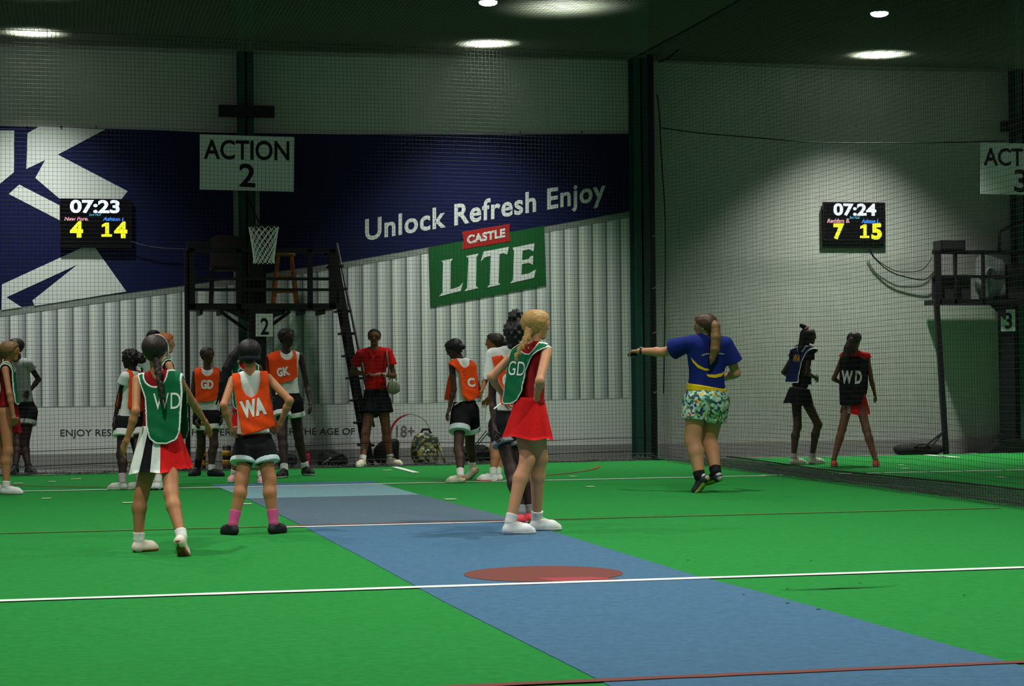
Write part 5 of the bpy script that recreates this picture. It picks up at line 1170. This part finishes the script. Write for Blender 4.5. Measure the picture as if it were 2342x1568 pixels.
shoes(p, mat('shoe_charcoal', (40, 42, 44), .6), mat('sole_lime', (150, 170, 60), .7), None, sockk, .05, accent=mat('shoe_silver', (170, 174, 172), .5))
hair(p, 'brown', thick=.014, line=.012, chain=[[(*z(735, 170), -.03, .038), (*z(772, 215), -.09, .045), (*z(775, 300), -.12, .05), (*z(768, 390), -.14, .045), (*z(748, 460), -.14, .028), (*z(735, 505), -.14, .006)]], tail='mixed')
if 0: part(p, 'ponytail_streak', skin_mesh([Cap(px3(*z(742, 300), (p.hc-CC)@CF-.155), px3(*z(738, 400), (p.hc-CC)@CF-.17), .028, .03, .01), Cap(px3(*z(738, 400), (p.hc-CC)@CF-.17), px3(*z(732, 500), (p.hc-CC)@CF-.15), .03, .006, .01)], .006), mat('hair_blond', HAIRC['blond'], .55, noise=(70, .35, .4)))
b = MB(); wv = p.wr['l']; dv = nrm(p.el['l']-wv); b.lathe(wv+dv*.02, [(.026*1.1, -.012), (.030*1.1, -.01), (.030*1.1, .01), (.026*1.1, .012)], 18, ax=dv); b.build('wristwatch', blk, p.o)
b = MB(); b.lathe(wv+dv*.02+UPZ*.032, [(.016, 0), (.015, .008)], 16, ax=UPZ); b.build('watch_face', mat('watch_silver', (190, 190, 180), .3), p.o)
hw, hd, hn = p.hands[0]; c = hw+hd*.13+hn*.035
b = MB(); r = empty('handheld_timer', tuple(c), label='small black device held in the outstretched hand of the umpire', cat='device')
x_ = hd; y_ = np.cross(hn, hd)
V = [c+x_*i*.042+y_*j*.028+hn*k*.012 for k in (-1, 1) for i, j in ((-1, -1), (1, -1), (1, 1), (-1, 1))]
b.add(V, [(0, 3, 2, 1), (4, 5, 6, 7), (0, 1, 5, 4), (1, 2, 6, 5), (2, 3, 7, 6), (3, 0, 4, 7)]); b.build('case', plast, r)
b = MB(); V = [c+x_*i*.03+y_*j*.02+hn*k for k in (.012, .0135) for i, j in ((-1, -1), (1, -1), (1, 1), (-1, 1))]; b.add(V, [(0, 3, 2, 1), (4, 5, 6, 7), (0, 1, 5, 4), (1, 2, 6, 5), (2, 3, 7, 6), (3, 0, 4, 7)]); b.build('display', scr, r)

# --- the two players on court three
z = Z6
GRP = None; p = person('girl in navy bib with white edges and a pink hair tie, behind the dividing net', 1.50, (1834, 1063), 62, z(430, 270), z(395, 355), z(345, 770),
    dict(r=[J(z, 412, 600, -1), J(z, 490, 640, 1), J(z, 530, 660, 1), dict(curl=1.0)], l=[J(z, 205, 590, -1), J(z, 300, 660, 1), J(z, 340, 670, 1)]),
    dict(l=[J(z, 330, 1075), z(295, 1418)+(78,)], r=[J(z, 515, 1060), z(460, 1415)+(80,)]), 'dark', .86, hyaw=78, h=.0075, shw=.15)
shirt(p, bk, z(0, 720)[1], .4, .014)
nb = bib(p, navy, [z(*q) for q in ((250, 385), (330, 345), (440, 352), (455, 370), (395, 420), (360, 500), (350, 690), (225, 690), (238, 520))], wht, off=.024, flare=.02, tw=.016)
letters(p, nb, 'WA', z(300, 462), .083, -1, pgold, .04, sx=.62)
skirt(p, z(0, 735)[1], z(0, 880)[1], .125, .185, [(1.1, bk)], 7, .07, depth=1.0, shift=(.012, 0))
shoes(p, mat('shoe_beige', (206, 192, 178), .7), solew, None, mat('sock_mauve', (176, 160, 160), .8), .05)
hair(p, 'black', thick=.011, line=.0, extra=[Cap(p.hc+p.hu*.115-p.hf*.055, p.hc+p.hu*.135-p.hf*.09, .032, .03, .01)], chain=[])
b = MB(); b.tube([p.hc+p.hu*.108-p.hf*.035+(p.hr*math.cos(a)+nrm(p.hf*.6+p.hu*.5)*math.sin(a))*.036 for a in np.linspace(0, 2*math.pi, 20, endpoint=False)], .013, 8, closed=True); b.build('scrunchie', mat('scrunchie_pink', (206, 150, 176), .8), p.o)
part(p, 'loose_hair', skin_mesh([Cap(p.hc-p.hf*.06, p.hc-p.hf*.10-UPZ*.16, .06, .045, .02), Cap(p.hc-p.hf*.10-UPZ*.16, p.hc-p.hf*.11-UPZ*.22, .045, .02, .02)], .0075), mat('hair_black', HAIRC['black'], .55))
GRP = None; p = person('girl in black WD bib and red skirt with long dark hair, behind the dividing net', 1.47, (1958, 1066), 16, z(842, 305), z(848, 410), z(838, 830),
    dict(l=[J(z, 655, 650, -1), J(z, 720, 690, 1), J(z, 740, 700, 1)], r=[J(z, 990, 655, 1), J(z, 1022, 790, 1), J(z, 1040, 850, 1), dict(curl=.6)]),
    dict(l=[J(z, 730, 1100), z(655, 1440)+(12,)], r=[J(z, 948, 1110), z(1030, 1440)+(14,)]), 'brown', .84, hyaw=42, h=.0075, shw=.16)
shirt(p, red, z(0, 720)[1], 0.1, .010)
skirt(p, z(0, 760)[1], z(0, 965)[1], .12, .178, [(-.62, bk), (-.22, grey), (1.1, red)], 9, .06, shift=(.012, 0), depth=.85)
ob = bib(p, bk, [z(*q) for q in ((705, 470), (760, 440), (870, 440), (960, 480), (965, 520), (950, 600), (945, 740), (905, 885), (715, 885), (705, 700))], None, off=.024, flare=.03, hole=(.09, .06), low=.065)
letters(p, ob, 'W D', z(815, 635), .145, -1, prt, .04, sx=.55)
shoes(p, coral, solew, None, None)
hair(p, 'dark', thick=.012, line=.015, chain=[[(*z(815, 310), -.07, .055), (*z(785, 380), -.10, .055), (*z(762, 450), -.12, .045), (*z(755, 500), -.12, .02)]])
bpy.context.view_layer.update()
